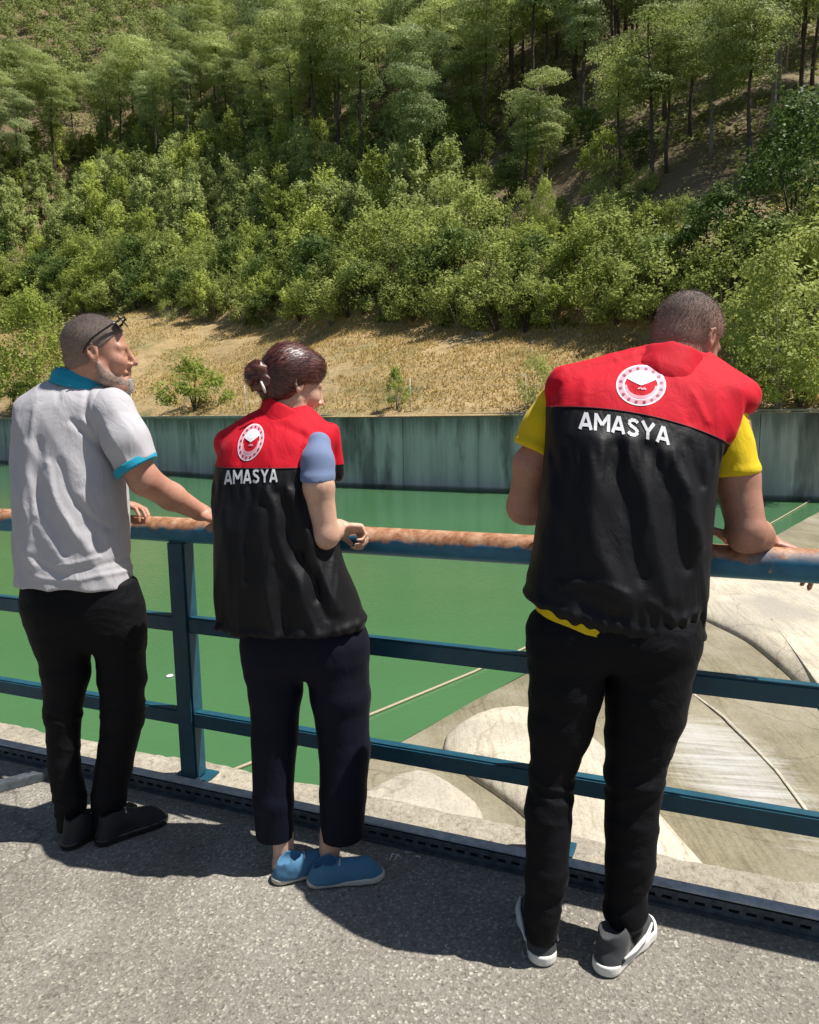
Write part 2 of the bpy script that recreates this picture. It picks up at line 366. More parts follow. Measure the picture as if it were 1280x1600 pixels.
# deck slab, curb
bm = bmesh.new()
s0, s1 = -14, 9
P = [rl(s0, -.075), rl(s1, -.075), rl(s1, -22), rl(s0, -22)]
vs = [bm.verts.new(Vector(p)) for p in P]; vb = [bm.verts.new(Vector(p)-Vector((0, 0, .5))) for p in P]
bm.faces.new(vs); bm.faces.new(vb)
for i in range(4): bm.faces.new((vs[i], vs[(i+1) % 4], vb[(i+1) % 4], vb[i]))
tag(put('bridge_deck', bm_mesh('deck', bm, M['deck'])), kind='structure')
# curb strip: fine grid, ragged on its outer edge
V, Fq = [], []
ss = np.arange(-14, 9, .03); offs = np.array([-.075, -.04, 0, .04, .08, .11, .135, .15, .15, .15])
zz = np.array([.004, .006, .006, .006, .006, .004, -.002, -.02, -.3, -4.6])
for i, s in enumerate(ss):
    rag = vn(s*6, 0, 3.3)*.022+vn(s*19, 2, 3.3)*.012
    for j, (o, z) in enumerate(zip(offs, zz)):
        k = (j/9.0)**1.5 if j < 8 else 1.0
        p = rl(s, o+rag*k, z + (vn(s*30, o*40, 1)*.006*min(1, j/3) if j < 8 else 0)); V.append(p)
n = len(offs)
for i in range(len(ss)-1):
    for j in range(n-1):
        a = i*n+j; Fq.append((a, a+n, a+n+1, a+1))
tag(put('curb', np_mesh('curb', V, Fq, M['curb'])), kind='structure')

# ---- spillway: sloping slab whose upper edge meets the water, three rounded ogee bodies on it
WE0, WE1 = atz(480, 1240, -3)[:2], atz(1280, 800, -3)[:2]
WD = (WE1-WE0)/np.linalg.norm(WE1-WE0); WN = np.array([WD[1], -WD[0]])    # WN downhill, away from the water
SL = .13
def slab_z(x, y, lift=0.0): return -2.965 - SL*((x-WE0[0])*WN[0]+(y-WE0[1])*WN[1]) + lift
def on_slab(px, py, lift=0.0):
    v = ray(px, py); a, bb = WE0
    # z = -2.965 - SL*((x-a)*n0+(y-b)*n1)+lift
    g = v[2] + SL*(v[0]*WN[0]+v[1]*WN[1]); c0 = -2.965+lift + SL*(a*WN[0]+bb*WN[1]) - CAM_H
    return CAM + v*(c0/g)
V, Fq = [], []
na, nb = 120, 60
for i in range(na):
    for j in range(nb):
        a = -9 + 62*i/(na-1); d = 26*(j/(nb-1))**1.3
        x, y = WE0 + WD*a + WN*d; V.append((x, y, slab_z(x, y) + .02*vn(x, y, 0) + (-.03 if j == 0 else 0)))
for i in range(na-1):
    for j in range(nb-1):
        q = i*nb+j; Fq.append((q, q+1, q+nb+1, q+nb))
# white lime bloom washed down the slab: a stain with its own place on the concrete
t = M['conc_olive'].node_tree; b = t.nodes['Principled BSDF']; src = b.inputs['Base Color'].links[0].from_socket
lc = on_slab(1135, 1195); _d = on_slab(1200, 1262)-on_slab(1135, 1192); LA = math.atan2(_d[1], _d[0]); v = coord(t); sub = t.nodes.new('ShaderNodeVectorMath'); sub.operation = 'SUBTRACT'; t.links.new(v, sub.inputs[0]); sub.inputs[1].default_value = [float(q) for q in lc]
mp = t.nodes.new('ShaderNodeMapping'); mp.vector_type = 'POINT'; mp.inputs['Rotation'].default_value = (0, 0, -LA); t.links.new(sub.outputs[0], mp.inputs[0])
sp = t.nodes.new('ShaderNodeSeparateXYZ'); t.links.new(mp.outputs[0], sp.inputs[0])
stn = nz(t, 1, 5, .7, coord(t, (.8, 11, 1), (0, 0, -LA)), .3)
a1 = math_n(t, 'MULTIPLY', sp.outputs['X'], .42); d2 = math_n(t, 'ADD', math_n(t, 'MULTIPLY', a1, a1), math_n(t, 'POWER', math_n(t, 'ABSOLUTE', math_n(t, 'MULTIPLY', sp.outputs['Y'], .75)), 2.0))
fac = ramp(t, math_n(t, 'ADD', math_n(t, 'MULTIPLY', d2, .55), math_n(t, 'MULTIPLY', stn, 1.0)), [(.40, (.62, .62, .62)), (.78, (0, 0, 0))])
setc(t, b, mix(t, fac, src, (.55, .55, .54)))
spill = empty('spillway', (WE0[0], WE0[1], -3), 'pale concrete spillway with curved crests below the railing on the right', 'spillway')
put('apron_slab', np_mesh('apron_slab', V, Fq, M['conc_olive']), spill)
def ogee(name, outline, lift, mat, dome=.10, flare=.25):
    """raised body with a flat-domed top: outline given where its top edge shows in the photo"""
    pts = [Vector(on_slab(px, py, lift)) for px, py in outline]
    c = sum(pts, Vector())/len(pts)
    # resample
    dense = []
    for p, q in zip(pts, pts[1:]+pts[:1]):
        k = max(1, int((q-p).length/.25))
        dense += [p.lerp(q, t_/k) for t_ in range(k)]
    # light smoothing of the outline
    for _ in range(2):
        dense = [(dense[i-1]+dense[i]*2+dense[(i+1) % len(dense)])/4 for i in range(len(dense))]
    bm = bmesh.new(); rings = []
    prof = [(1.0, -1.4), (1.0, -.02)] + [(f, dome*(1-f**2.4)**.62) for f in (.985, .96, .93, .88, .82, .74, .64, .52, .38, .22, .08)]
    for f, dz in prof:
        rings.append([bm.verts.new(Vector((c.x+(p.x-c.x)*f, c.y+(p.y-c.y)*f, c.z+(p.z-c.z)*f+dz))) for p in dense])
    for r0, r1 in zip(rings, rings[1:]):
        for i in range(len(r0)):
            fa = bm.faces.new((r0[i], r0[(i+1) % len(r0)], r1[(i+1) % len(r0)], r1[i])); fa.smooth = True
    f = bm.faces.new(rings[-1]); f.smooth = True
    return put(name, bm_mesh(name, bm, mat), spill)
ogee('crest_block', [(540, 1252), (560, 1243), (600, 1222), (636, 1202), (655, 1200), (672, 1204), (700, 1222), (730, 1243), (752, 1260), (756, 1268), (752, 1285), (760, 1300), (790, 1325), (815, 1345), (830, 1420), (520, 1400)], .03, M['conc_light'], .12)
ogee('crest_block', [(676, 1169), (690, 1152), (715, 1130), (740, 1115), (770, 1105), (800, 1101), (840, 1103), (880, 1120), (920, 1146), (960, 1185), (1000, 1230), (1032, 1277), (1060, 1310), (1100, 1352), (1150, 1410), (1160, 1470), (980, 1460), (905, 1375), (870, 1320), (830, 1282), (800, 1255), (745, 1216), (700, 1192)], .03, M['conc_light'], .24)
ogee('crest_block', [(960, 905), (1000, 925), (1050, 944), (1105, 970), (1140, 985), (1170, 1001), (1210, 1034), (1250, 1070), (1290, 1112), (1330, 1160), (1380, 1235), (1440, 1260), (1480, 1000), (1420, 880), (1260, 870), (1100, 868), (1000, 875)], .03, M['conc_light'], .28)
# thin raised joints and a whitish lime patch
def strip(name, pts, wd, lift, mat, hgt=.03, par=None):
    pts = [Vector(on_slab(px, py, lift)) for px, py in pts]; bm = bmesh.new()
    dn = []
    for p, q in zip(pts, pts[1:]): dn += [p.lerp(q, k/8) for k in range(8)]
    dn.append(pts[-1]); L = []
    for i, p in enumerate(dn):
        t_ = (dn[min(i+1, len(dn)-1)]-dn[max(0, i-1)]).normalized(); s_ = t_.cross(Vector((0, 0, 1))).normalized()*wd
        L.append([bm.verts.new(p-s_), bm.verts.new(p-s_*.7+Vector((0, 0, hgt))), bm.verts.new(p+s_*.7+Vector((0, 0, hgt))), bm.verts.new(p+s_)])
    for r0, r1 in zip(L, L[1:]):
        for i in range(3): bm.faces.new((r0[i], r1[i], r1[i+1], r0[i+1]))
    return put(name, bm_mesh(name, bm, mat, True), par or spill)
strip('crest_joint', [(1085, 1085), (1130, 1118), (1170, 1158), (1215, 1205), (1262, 1268), (1320, 1345)], .022, .02, M['conc_light'], .006)
def patch(name, outline, lift, mat):
    pts = [Vector(on_slab(px, py, lift)) for px, py in outline]; bm = bmesh.new()
    bm.faces.new([bm.verts.new(p) for p in pts]); return put(name, bm_mesh(name, bm, mat), spill)
# floating rope and a scrap on the water
bm = bmesh.new()
rp = [atz(x, y, -2.98) for x, y in ((322, 1220), (390, 1193), (470, 1160), (600, 1108), (740, 1050), (900, 975), (1050, 900), (1215, 812), (1285, 771), (1340, 738))]
add_tube(bm, rp, .022, 6)
tag(put('floating_rope', bm_mesh('rope', bm, M['rope'])), 'thin pale rope floating on the green water beside the spillway', 'rope')
bm = bmesh.new(); c = atz(265, 1056, -2.985)
bmesh.ops.create_icosphere(bm, subdivisions=2, radius=.05)
for v_ in bm.verts: v_.co = Vector((v_.co.x*1.25, v_.co.y*1.5, v_.co.z*.35+.004*math.sin(40*v_.co.x)))+Vector(c)
tag(put('floating_litter', bm_mesh('litter', bm, M['print_white'], True)), 'small white scrap floating on the water left of the rail post', 'litter')

# ---- far wall, in panels with open joints
wall_px = [(0, 722), (330, 745), (540, 760), (760, 768), (1200, 781), (1280, 783)]
WP = [atz(x, y, -3)[:2] for x, y in wall_px]
WP = [WP[0]+(WP[0]-WP[1])*.9] + WP + [WP[-1]+np.array([14, -5.3])]
WP = np.array(WP)
cum = np.concatenate([[0], np.cumsum(np.linalg.norm(np.diff(WP, axis=0), axis=1))])
def wall_pt(s):
    return np.array([np.interp(s, cum, WP[:, 0]), np.interp(s, cum, WP[:, 1])])
def y_wall(x): return np.interp(x, WP[:, 0], WP[:, 1])
WT = 1.0
wallo = empty('retaining_wall', (0, y_wall(0), -3), 'long stained grey concrete retaining wall along the far bank', 'wall')
L = cum[-1]; npan = int(L/4.2)
for k in range(npan):
    a, b_ = L*k/npan+.012, L*(k+1)/npan-.012
    bm = bmesh.new(); off = .025*math.sin(k*2.7)
    A, B = wall_pt(a), wall_pt(b_); dd = (B-A)/np.linalg.norm(B-A); nn = np.array([-dd[1], dd[0]])
    c = (A+B)/2 + nn*(.2+off)
    add_box(bm, (c[0], c[1], (WT-.18-4)/2), (dd[0], dd[1], 0), (nn[0], nn[1], 0), EZ, np.linalg.norm(B-A)/2, .2, (WT-.18+4)/2)
    put('wall_panel', bm_mesh('panel', bm, M['wall']), wallo)
for k in range(npan//3):
    a, b_ = L*k/(npan//3)+.006, L*(k+1)/(npan//3)-.006
    bm = bmesh.new(); A, B = wall_pt(a), wall_pt(b_); dd = (B-A)/np.linalg.norm(B-A); nn = np.array([-dd[1], dd[0]]); c = (A+B)/2+nn*.2
    add_box(bm, (c[0], c[1], WT-.085), (dd[0], dd[1], 0), (nn[0], nn[1], 0), EZ, np.linalg.norm(B-A)/2, .29, .085)
    put('coping', bm_mesh('coping', bm, M['coping']), wallo)
# closing core behind the joints
bm = bmesh.new(); lo, hi = [], []
for q in WP:
    lo.append(bm.verts.new((q[0], q[1]+.45, -4))); hi.append(bm.verts.new((q[0], q[1]+.45, WT-.2)))
for i in range(len(lo)-1): bm.faces.new((lo[i], lo[i+1], hi[i+1], hi[i]))
put('wall_core', bm_mesh('core', bm, M['wall']), wallo)

# ---- hillside
bank_px = [(-60, 540), (0, 500), (140, 478), (300, 488), (450, 506), (600, 520), (740, 536), (950, 550), (1130, 575), (1280, 590), (1340, 595)]
BS = .36
def s_wall(x, y): return (y-y_wall(x))*.80
bx, bs = [], []
def bank_sl(x): return np.interp(x, [-40, 0, 15], [.48, .32, .30])
def upper_sl(x): return np.interp(x, [-60, 0, 40], [.86, .70, .66])
for px, py in bank_px:
    v = ray(px, py)
    for T in np.arange(30, 200, .25):
        p = CAM+v*T/v[1]; d_ = p[1]-y_wall(p[0])
        if d_ > 0 and WT-.12+bank_sl(p[0])*d_ > p[2]: break
    bx.append(p[0]); bs.append(d_)
o_ = np.argsort(bx); bx = np.array(bx)[o_]; bs = np.array(bs)[o_]
yb_l = y_wall(bx[0])+bs[0]
def s_wall(x, y): return y-y_wall(x)
def bank_d(x): return np.where(np.asarray(x) < bx[0], yb_l-y_wall(x), np.interp(x, bx, bs))
def hill(x, y):
    x = np.asarray(x, dtype=float); y = np.asarray(y, dtype=float)
    d = y-y_wall(x); st = bank_d(x)
    z = WT-.12 + bank_sl(x)*np.minimum(np.clip(d, 0, None), st) + upper_sl(x)*np.clip(d-st, 0, None)
    amp = np.clip(d/12, 0, 1)
    z = z + amp*(vn(x*.06, y*.06, 0)*1.6 + vn(x*.25, y*.25, 4)*.35)
    return z - .25*np.clip(d-st-190, 0, None)
def on_hill(px, py):
    v = ray(px, py)
    T = np.arange(34, 330, .25); Pn = CAM[None]+v[None]*(T/v[1])[:, None]
    h = hill(Pn[:, 0], Pn[:, 1]); k = np.argmax((h > Pn[:, 2]) & (s_wall(Pn[:, 0], Pn[:, 1]) > 0))
    x, y = Pn[k, 0], Pn[k, 1]; return np.array([x, y, float(hill(x, y))])
gx = np.linspace(-250, 190, 330); gs = np.concatenate([[-.35], np.linspace(0.3, 30, 60), np.linspace(31, 360, 140)])
X = np.repeat(gx[:, None], len(gs), 1)
Y = y_wall(gx)[:, None] + gs[None] + .2
Z = hill(X, Y)
V = np.stack([X, Y, Z], -1).reshape(-1, 3); n = len(gs)
i, j = np.meshgrid(np.arange(len(gx)-1), np.arange(n-1), indexing='ij'); a = (i*n+j).ravel()
tag(put('hillside', np_mesh('hillside', V, np.stack([a, a+n, a+n+1, a+1], 1), M['soil'])), 'steep hillside with dry grass bank above the wall', kind='structure')

# ---- fence on the wall: thin steel posts with wires
fen = empty('wire_fence', (0, y_wall(0)+.6, WT), 'thin wire fence on slim grey posts along the top of the far wall', 'fence')
fs = np.arange(4, L-3, 6.4); tops = []
for s in fs:
    q = wall_pt(s)+np.array([.2, .55]); tops.append(q); bm = bmesh.new()
    add_tube(bm, [(q[0], q[1], WT-.2), (q[0], q[1], WT+1.9)], .022, 6); put('post', bm_mesh('post', bm, M['wire']), fen)
for z in (.25, .8, 1.35, 1.85):
    bm = bmesh.new(); add_tube(bm, [(q[0], q[1]-.04, WT+z) for q in tops], .005, 4); put('wire', bm_mesh('wire', bm, M['wire']), fen)

# ================================================================== RAILING
RZ = 1.0
def rail_root(name, s, label, cat): return empty(name, rl(s, 0, 0), label, cat)
rail = rail_root('railing', 2, 'blue painted steel railing with a rust-worn round top pipe', 'railing')
def pipe(name, s0, s1, z, r, mat, sz=1.0):
    bm = bmesh.new(); n = max(2, int((s1-s0)/.06)); add_tube(bm, [rl(0, 0, 0)]*0 + [Vector((s, 0, 0)) for s in np.linspace(s0, s1, n)], r, 20)
    me = bm_mesh(name, bm, mat)
    for v_ in me.vertices: v_.co.z *= sz
    for p_ in me.polygons: p_.use_smooth = len(p_.vertices) == 4
    o = bpy.data.objects.new(name, me); COL.objects.link(o); o.parent = rail
    p = rl(0, 0, z)-np.array(rail.location); o.location = p.tolist(); o.rotation_euler = (0, 0, math.atan2(RD[1], RD[0])); return o
pipe('handrail', -9, 7, RZ, .047, M['rail_top_paint'])
S_POST = rail_s(291, .5)
S_STEP = rail_s(861, .5)-S_POST
for py0, py1 in ((940, 1089), (1064, 1297)):
    q = aty(0, py0, rl(rail_s(0, .6), 0)[1])
    # bars follow the photo at both ends of the frame
    a = rl(rail_s(0, q[2]), 0); za = aty(0, py0, a[1])[2]
    c = rl(rail_s(1280, za), 0); zc = aty(1280, py1, c[1])[2]
    z = (za+zc)/2
    print('bar', za, zc)
    bm = bmesh.new(); m_ = rl(-1, 0, z)
    add_box(bm, rl(-1, .0, z), EX, EN, EZ, 8, .022, .031)
    bmesh.ops.bevel(bm, geom=bm.edges[:], offset=.006, segments=2, affect='EDGES')
    put('rail_bar', bm_mesh('rail_bar', bm, M['rail_paint']), rail)
for k in range(-4, 4):
    s = S_POST + k*S_STEP
    if s < -9 or s > 7: continue
    bm = bmesh.new(); add_box(bm, rl(s, .004, .488), EX, EN, EZ, .040, .034, .472)
    bmesh.ops.bevel(bm, geom=bm.edges[:], offset=.008, segments=2, affect='EDGES')
    po = put('post', bm_mesh('post', bm, M['rail_paint']), rail)
    bm = bmesh.new(); add_box(bm, rl(s, .004, .012), EX, EN, EZ, .075, .062, .006); put('base_plate', bm_mesh('base_plate', bm, M['rail_paint']), po)
    for a in (-1, 1):
        bm = bmesh.new(); add_tube(bm, [rl(s+a*.058, -.04, .018), rl(s+a*.058, -.04, .034)], .011, 6); put('bolt', bm_mesh('bolt', bm, M['galv']), po)

# ---- cable tray at the foot of the railing
TS = -.10
tray = empty('cable_tray', rl(2, TS, 0), 'galvanised perforated cable tray lying along the foot of the railing', 'cable tray')
bm = bmesh.new(); add_box(bm, rl(-2, TS-.004, .052), EX, EN, EZ, 9, .020, .004)
add_box(bm, rl(-2, TS+.019, .028), EX, EN, EZ, 9, .003, .024)
bmesh.ops.bevel(bm, geom=bm.edges[:], offset=.0015, segments=1, affect='EDGES'); put('tray_top', bm_mesh('tray_top', bm, M['galv']), tray)
bm = bmesh.new()
for z0, z1 in ((.046, .031), (.021, .004)): add_box(bm, rl(-2, TS-.028, (z0+z1)/2), EX, EN, EZ, 9, .0025, (z0-z1)/2)
put('side_rib', bm_mesh('side_rib', bm, M['tray_dark']), tray)
bm = bmesh.new()
for k, s in enumerate(np.arange(-4, 5, .045)):
    add_box(bm, rl(s, TS-.028, .026), EX, EN, EZ, .009, .0021, .006)
tag(put('slot_web', bm_mesh('slot_web', bm, M['tray_dark']), tray), kind='stuff')
bm = bmesh.new(); add_box(bm, rl(-2, TS-.040, .0035), EX, EN, EZ, 9, .0075, .002); put('bottom_flange', bm_mesh('bottom_flange', bm, M['tray_dark']), tray)
bm = bmesh.new(); add_box(bm, rl(-2, TS-.004, .030), EX, EN, EZ, 9, .014, .010); put('cable_bundle', bm_mesh('cable_bundle', bm, M['plastic_black']), tray)
# second angled bar at far left
a, c = atz(-120, 1254, .03), atz(86, 1201, .03)
d_ = Vector(c-a); ln = d_.length; d_.normalize(); n_ = Vector((-d_.y, d_.x, 0))
bm = bmesh.new(); add_box(bm, (a+c)/2, d_, n_, EZ, ln/2, .022, .004); add_box(bm, (a+c)/2-np.array(n_)*.022-np.array((0, 0, .014)), d_, n_, EZ, ln/2, .003, .014)
tag(put('steel_angle', bm_mesh('angle', bm, M['tray_dark'])), 'grey steel angle bar branching off the cable tray at the far left', 'steel bar')
# broken clip and wire scraps on the tray near the woman's shoe
bm = bmesh.new(); c = atz(640, 1338, .06)
for k in range(5):
    p0 = Vector(c)+Vector((random.uniform(-.04, .05), random.uniform(-.02, .02), 0.002))
    add_tube(bm, [p0, p0+Vector((random.uniform(-.02, .02), random.uniform(-.02, .01), .012)), p0+Vector((random.uniform(-.03, .03), random.uniform(-.02, .01), -.002))], .0022, 5)
tag(put('wire_scraps', bm_mesh('scraps', bm, M['wire'])), 'crumpled pale wire scraps on the cable tray right of the blue shoes', 'wire')
# small loose stones on deck
bm = bmesh.new()
for k in range(260):
    px, py = random.uniform(-60, 1340), random.uniform(1340, 1680); p = atz(px, py, .001)
    if (p[:2]-RA)@RN > -.14: continue
    r = random.uniform(.0015, .004); v0 = bmesh.ops.create_icosphere(bm, subdivisions=1, radius=r)['verts']
    for v_ in v0: v_.co = Vector((v_.co.x*1.3, v_.co.y, v_.co.z*.7))+Vector(p)
tag(put('grit', bm_mesh('grit', bm, M['curb'])), kind='stuff')
# ================================================================== FOREST
def leaf_quads(C, size, up=.35, rng=RNG, aspect=1.0, out=None):
    """one small leaf-clump quad at every centre in C, randomly turned, normals biased upwards"""
    n = len(C); N = rng.normal(size=(n, 3)); N /= np.linalg.norm(N, axis=1)[:, None]
    if out is not None: N = N*.55+out      # leaves face away from the heart of their clump
    else: N[:, 2] = np.abs(N[:, 2])*(1-up)
    N[:, 2] += up
    N /= np.linalg.norm(N, axis=1)[:, None]
    A = np.cross(N, rng.normal(size=(n, 3))); A /= np.linalg.norm(A, axis=1)[:, None]; B = np.cross(N, A)
    s = (size*rng.uniform(.6, 1.35, n))[:, None]/2
    V = np.stack([C-A*s, C-B*s*.6*aspect, C+A*s, C+B*s*.6*aspect], 1).reshape(-1, 3)
    return V, np.arange(4*n).reshape(n, 4)
def trunk_bm(bm, H, r, lean, rng, n=7, segs=7):
    pts = [(lean[0]*(k/segs)**1.4*H + .02*H*math.sin(k*1.3+lean[0]*9)*.4, lean[1]*(k/segs)**1.4*H, H*k/segs-.6*(k == 0)) for k in range(segs+1)]
    add_tube(bm, pts, [r*(1-.82*k/segs) for k in range(segs+1)], n); return pts
def make_pine(seed, H, bare, leafmat, bark, dens=1.0, qs=.27):
    rng = np.random.default_rng(seed); bm = bmesh.new(); lean = rng.uniform(-.05, .05, 2)
    tp = trunk_bm(bm, H, .013*H+.03, lean, rng); pads = []
    npad = int(17*dens)
    for k in range(npad):
        f = bare + (1-bare)*(k+.5)/npad; z = H*f; ax = lean*(f**1.4)*H
        rr = H*.17*math.sin(math.pi*min(1, .20+.80*(1-(f-bare)/(1-bare)))**1.0)*rng.uniform(.35, 1.15)
        an = rng.uniform(0, 2*math.pi); c = np.array([ax[0]+math.cos(an)*rr, ax[1]+math.sin(an)*rr, z+rr*.18])
        if k % 2 == 0: add_tube(bm, [(ax[0], ax[1], z-.25*rr), (ax[0]+math.cos(an)*rr*.5, ax[1]+math.sin(an)*rr*.5, z), c], [.035+.003*H, .03, .012], 4, False)
        pads.append((c, H*rng.uniform(.085, .15), H*rng.uniform(.030, .052)))
    for k in range(4):    # dead stubs on the bare trunk
        z = H*rng.uniform(.2, bare); an = rng.uniform(0, 6.28); L_ = rng.uniform(.3, 1.3)
        add_tube(bm, [(0, 0, z), (math.cos(an)*L_, math.sin(an)*L_, z+rng.uniform(-.2, .3))], [.03, .01], 3, False)
    Cs, Os = [], []
    for c, r, h in pads:
        m_ = int(5600/npad*dens*rng.uniform(.8, 1.25)*(r/(.1*H))**1.5*1.3); q = rng.normal(size=(m_, 3)); q /= np.linalg.norm(q, axis=1)[:, None]
        q[:, 2] = np.where(q[:, 2] < -.25, -q[:, 2], q[:, 2]); lump = 1+.25*vn(q[:, 0]*2.2+c[0], q[:, 1]*2.2+c[1], q[:, 2]*2+c[2])
        Cs.append(c + q*np.array([r, r, h])*(rng.uniform(.72, 1.08, (m_, 1))*lump[:, None])); Os.append(q)
    C = np.concatenate(Cs); V, Fq = leaf_quads(C, qs, .30, rng, .6, np.concatenate(Os))
    return bm_mesh('trunk', bm, bark), np_mesh('crown', V, Fq, leafmat, False), H
def make_bush(seed, H, W, leafmat, bark, nclump=26, per=110, qs=.2, low=.1, upright=False):
    Os = []
    rng = np.random.default_rng(seed); bm = bmesh.new(); Cs = []
    for k in range(5):
        an = rng.uniform(0, 6.28); rr = W*rng.uniform(.1, .45)
        add_tube(bm, [(0, 0, -.4), (math.cos(an)*rr*.4, math.sin(an)*rr*.4, H*.4), (math.cos(an)*rr, math.sin(an)*rr, H*.8)], [.05+.006*H, .035, .01], 5, False)
    for k in range(nclump):
        f = rng.uniform(low, 1)
        prof = math.sin(math.pi*min(1, .22+.78*f))**.6 if not upright else (1-.75*f)
        an = rng.uniform(0, 6.28); rr = W*.5*prof*math.sqrt(rng.uniform(.15, 1))
        c = np.array([math.cos(an)*rr, math.sin(an)*rr, H*f*.92]); r = rng.uniform(.10, .19)*(W+H)*.5*(1 if not upright else .8)
        m_ = int(per*rng.uniform(.6, 1.3)); q = rng.normal(size=(m_, 3)); q /= np.linalg.norm(q, axis=1)[:, None]; lump = 1+.3*vn(q[:, 0]*2.5+k, q[:, 1]*2.5, q[:, 2]*2.5)
        Os.append(q.copy()); q *= rng.uniform(.6, 1.05, (m_, 1))*lump[:, None]
        Cs.append(c+q*np.array([r, r, r*.75]))
        # a few leafy shoots reach out of each clump
        for _ in range(3):
            d = rng.normal(size=3); d[2] = abs(d[2])+.5; d /= np.linalg.norm(d); t_ = np.linspace(.6, 1.7, 9)[:, None]
            Cs.append(c+d*r*t_+rng.normal(size=(9, 3))*.05); Os.append(np.repeat(d[None], 9, 0))
    C = np.concatenate(Cs); C[:, 2] = np.maximum(C[:, 2], .03); V, Fq = leaf_quads(C, qs, .25, rng, 1.0, np.concatenate(Os))
    return bm_mesh('stem', bm, bark), np_mesh('foliage', V, Fq, leafmat, False), H

PINES = [make_pine(1, 15, .50, M['needles'], M['bark']), make_pine(2, 15, .42, M['needles_blue'], M['bark']), make_pine(3, 15, .56, M['needles'], M['bark']),
         make_pine(4, 15, .35, M['needles'], M['bark_pale']), make_pine(5, 15, .48, M['needles_blue'], M['bark_pale']), make_pine(6, 15, .60, M['needles'], M['bark'])]
YOUNG = [make_bush(21, 6, 3.4, M['needles'], M['bark'], 34, 90, .22, .05, True), make_bush(22, 6, 3.8, M['leaf_bright'], M['bark'], 34, 90, .22, .05, True), make_bush(23, 6, 3.2, M['needles'], M['bark'], 30, 90, .22, .08, True)]
BUSH = [make_bush(11, 4, 4.6, M['leaf_bright'], M['bark'], 30, 120, .19), make_bush(12, 4, 4.2, M['leaf_olive'], M['bark_pale'], 28, 120, .18), make_bush(13, 4, 5.0, M['leaf_olive'], M['bark'], 32, 120, .19),
        make_bush(14, 4, 4.4, M['leaf_dark'], M['bark'], 30, 120, .18), make_bush(15, 4, 3.6, M['leaf_bright'], M['bark_pale'], 22, 110, .18), make_bush(16, 4, 4.8, M['leaf_olive'], M['bark_pale'], 20, 80, .17)]
TALL = [make_bush(31, 9, 6.5, M['leaf_bright'], M['bark_pale'], 46, 170, .22), make_bush(32, 9, 6.0, M['leaf_olive'], M['bark_pale'], 40, 170, .22), make_bush(33, 7, 7.0, M['leaf_dark'], M['bark'], 46, 170, .22)]
def plant(kind, proto, p, h, label, cat, group, part1, part2, wid=1.0):
    t_, c_, H = proto; k = h/H; o = empty(kind, (p[0], p[1], p[2]), label, cat, group, random.uniform(0, 6.28)); o.scale = (k*wid, k*wid, k)
    for nm, me in ((part1, t_), (part2, c_)):
        q = bpy.data.objects.new(nm, me); COL.objects.link(q); q.parent = o
    return o
n_p = n_b = 0
occupied = []
def free(p, d):
    for q in occupied:
        if (q[0]-p[0])**2+(q[1]-p[1])**2 < d*d: return False
    occupied.append((p[0], p[1])); return True
# --- pines that stand out singly: (base pixel, top pixel y, prototype, label)
hero = [((968, 300), 92, 2, 'dark-trunked pine standing alone above the right part of the grass bank', M['bark']),
        ((1019, 292), 30, 0, 'pine with a long bare trunk just right of the lone dark trunk', None),
        ((1042, 270), 60, 5, 'slender pine leaning left between two darker trunks on the right slope', None),
        ((1166, 296), 10, 5, 'tall pine with a thin bare trunk on the bare earth at upper right', None),
        ((1108, 255), 40, 4, 'pale-trunked pine among the trees at upper right', None),
        ((1079, 215), 5, 0, 'far pine seen between the bare trunks at upper right', None),
        ((1268, 150), -90, 2, 'dark bare-trunked pine at the upper right edge', None),
        ((848, 305), 120, 3, 'dark pine above the bright green sapling in the middle of the slope', None),
        ((822, 312), 150, 1, 'thin pine left of the dark middle pine', None),
        ((640, 345), 110, 4, 'pale-trunked pine rising out of the green thicket in the middle', None),
        ((563, 262), 70, 1, 'pine behind the green thicket left of the middle', None),
        ((735, 225), 40, 3, 'pine on the upper slope right of the middle', None),
        ((683, 210), 20, 0, 'tall pine high on the slope near the middle', None),
        ((163, 262), 120, 5, 'umbrella-crowned pine with bare trunk at upper left', None),
        ((357, 235), 90, 2, 'pine beside the dark hollow in the upper left forest', None)]
for (bxp, byp), ty, k, lab, _ in hero:
    p = on_hill(bxp, byp); v = ray(bxp, ty); top = CAM+v*(p[1]/v[1]); h = top[2]-p[2]
    plant('pine_tree', PINES[k], p, h, lab, 'tree', None, 'trunk', 'crown', 1.0 if h > 13 else 1.15); occupied.append((p[0], p[1])); n_p += 1
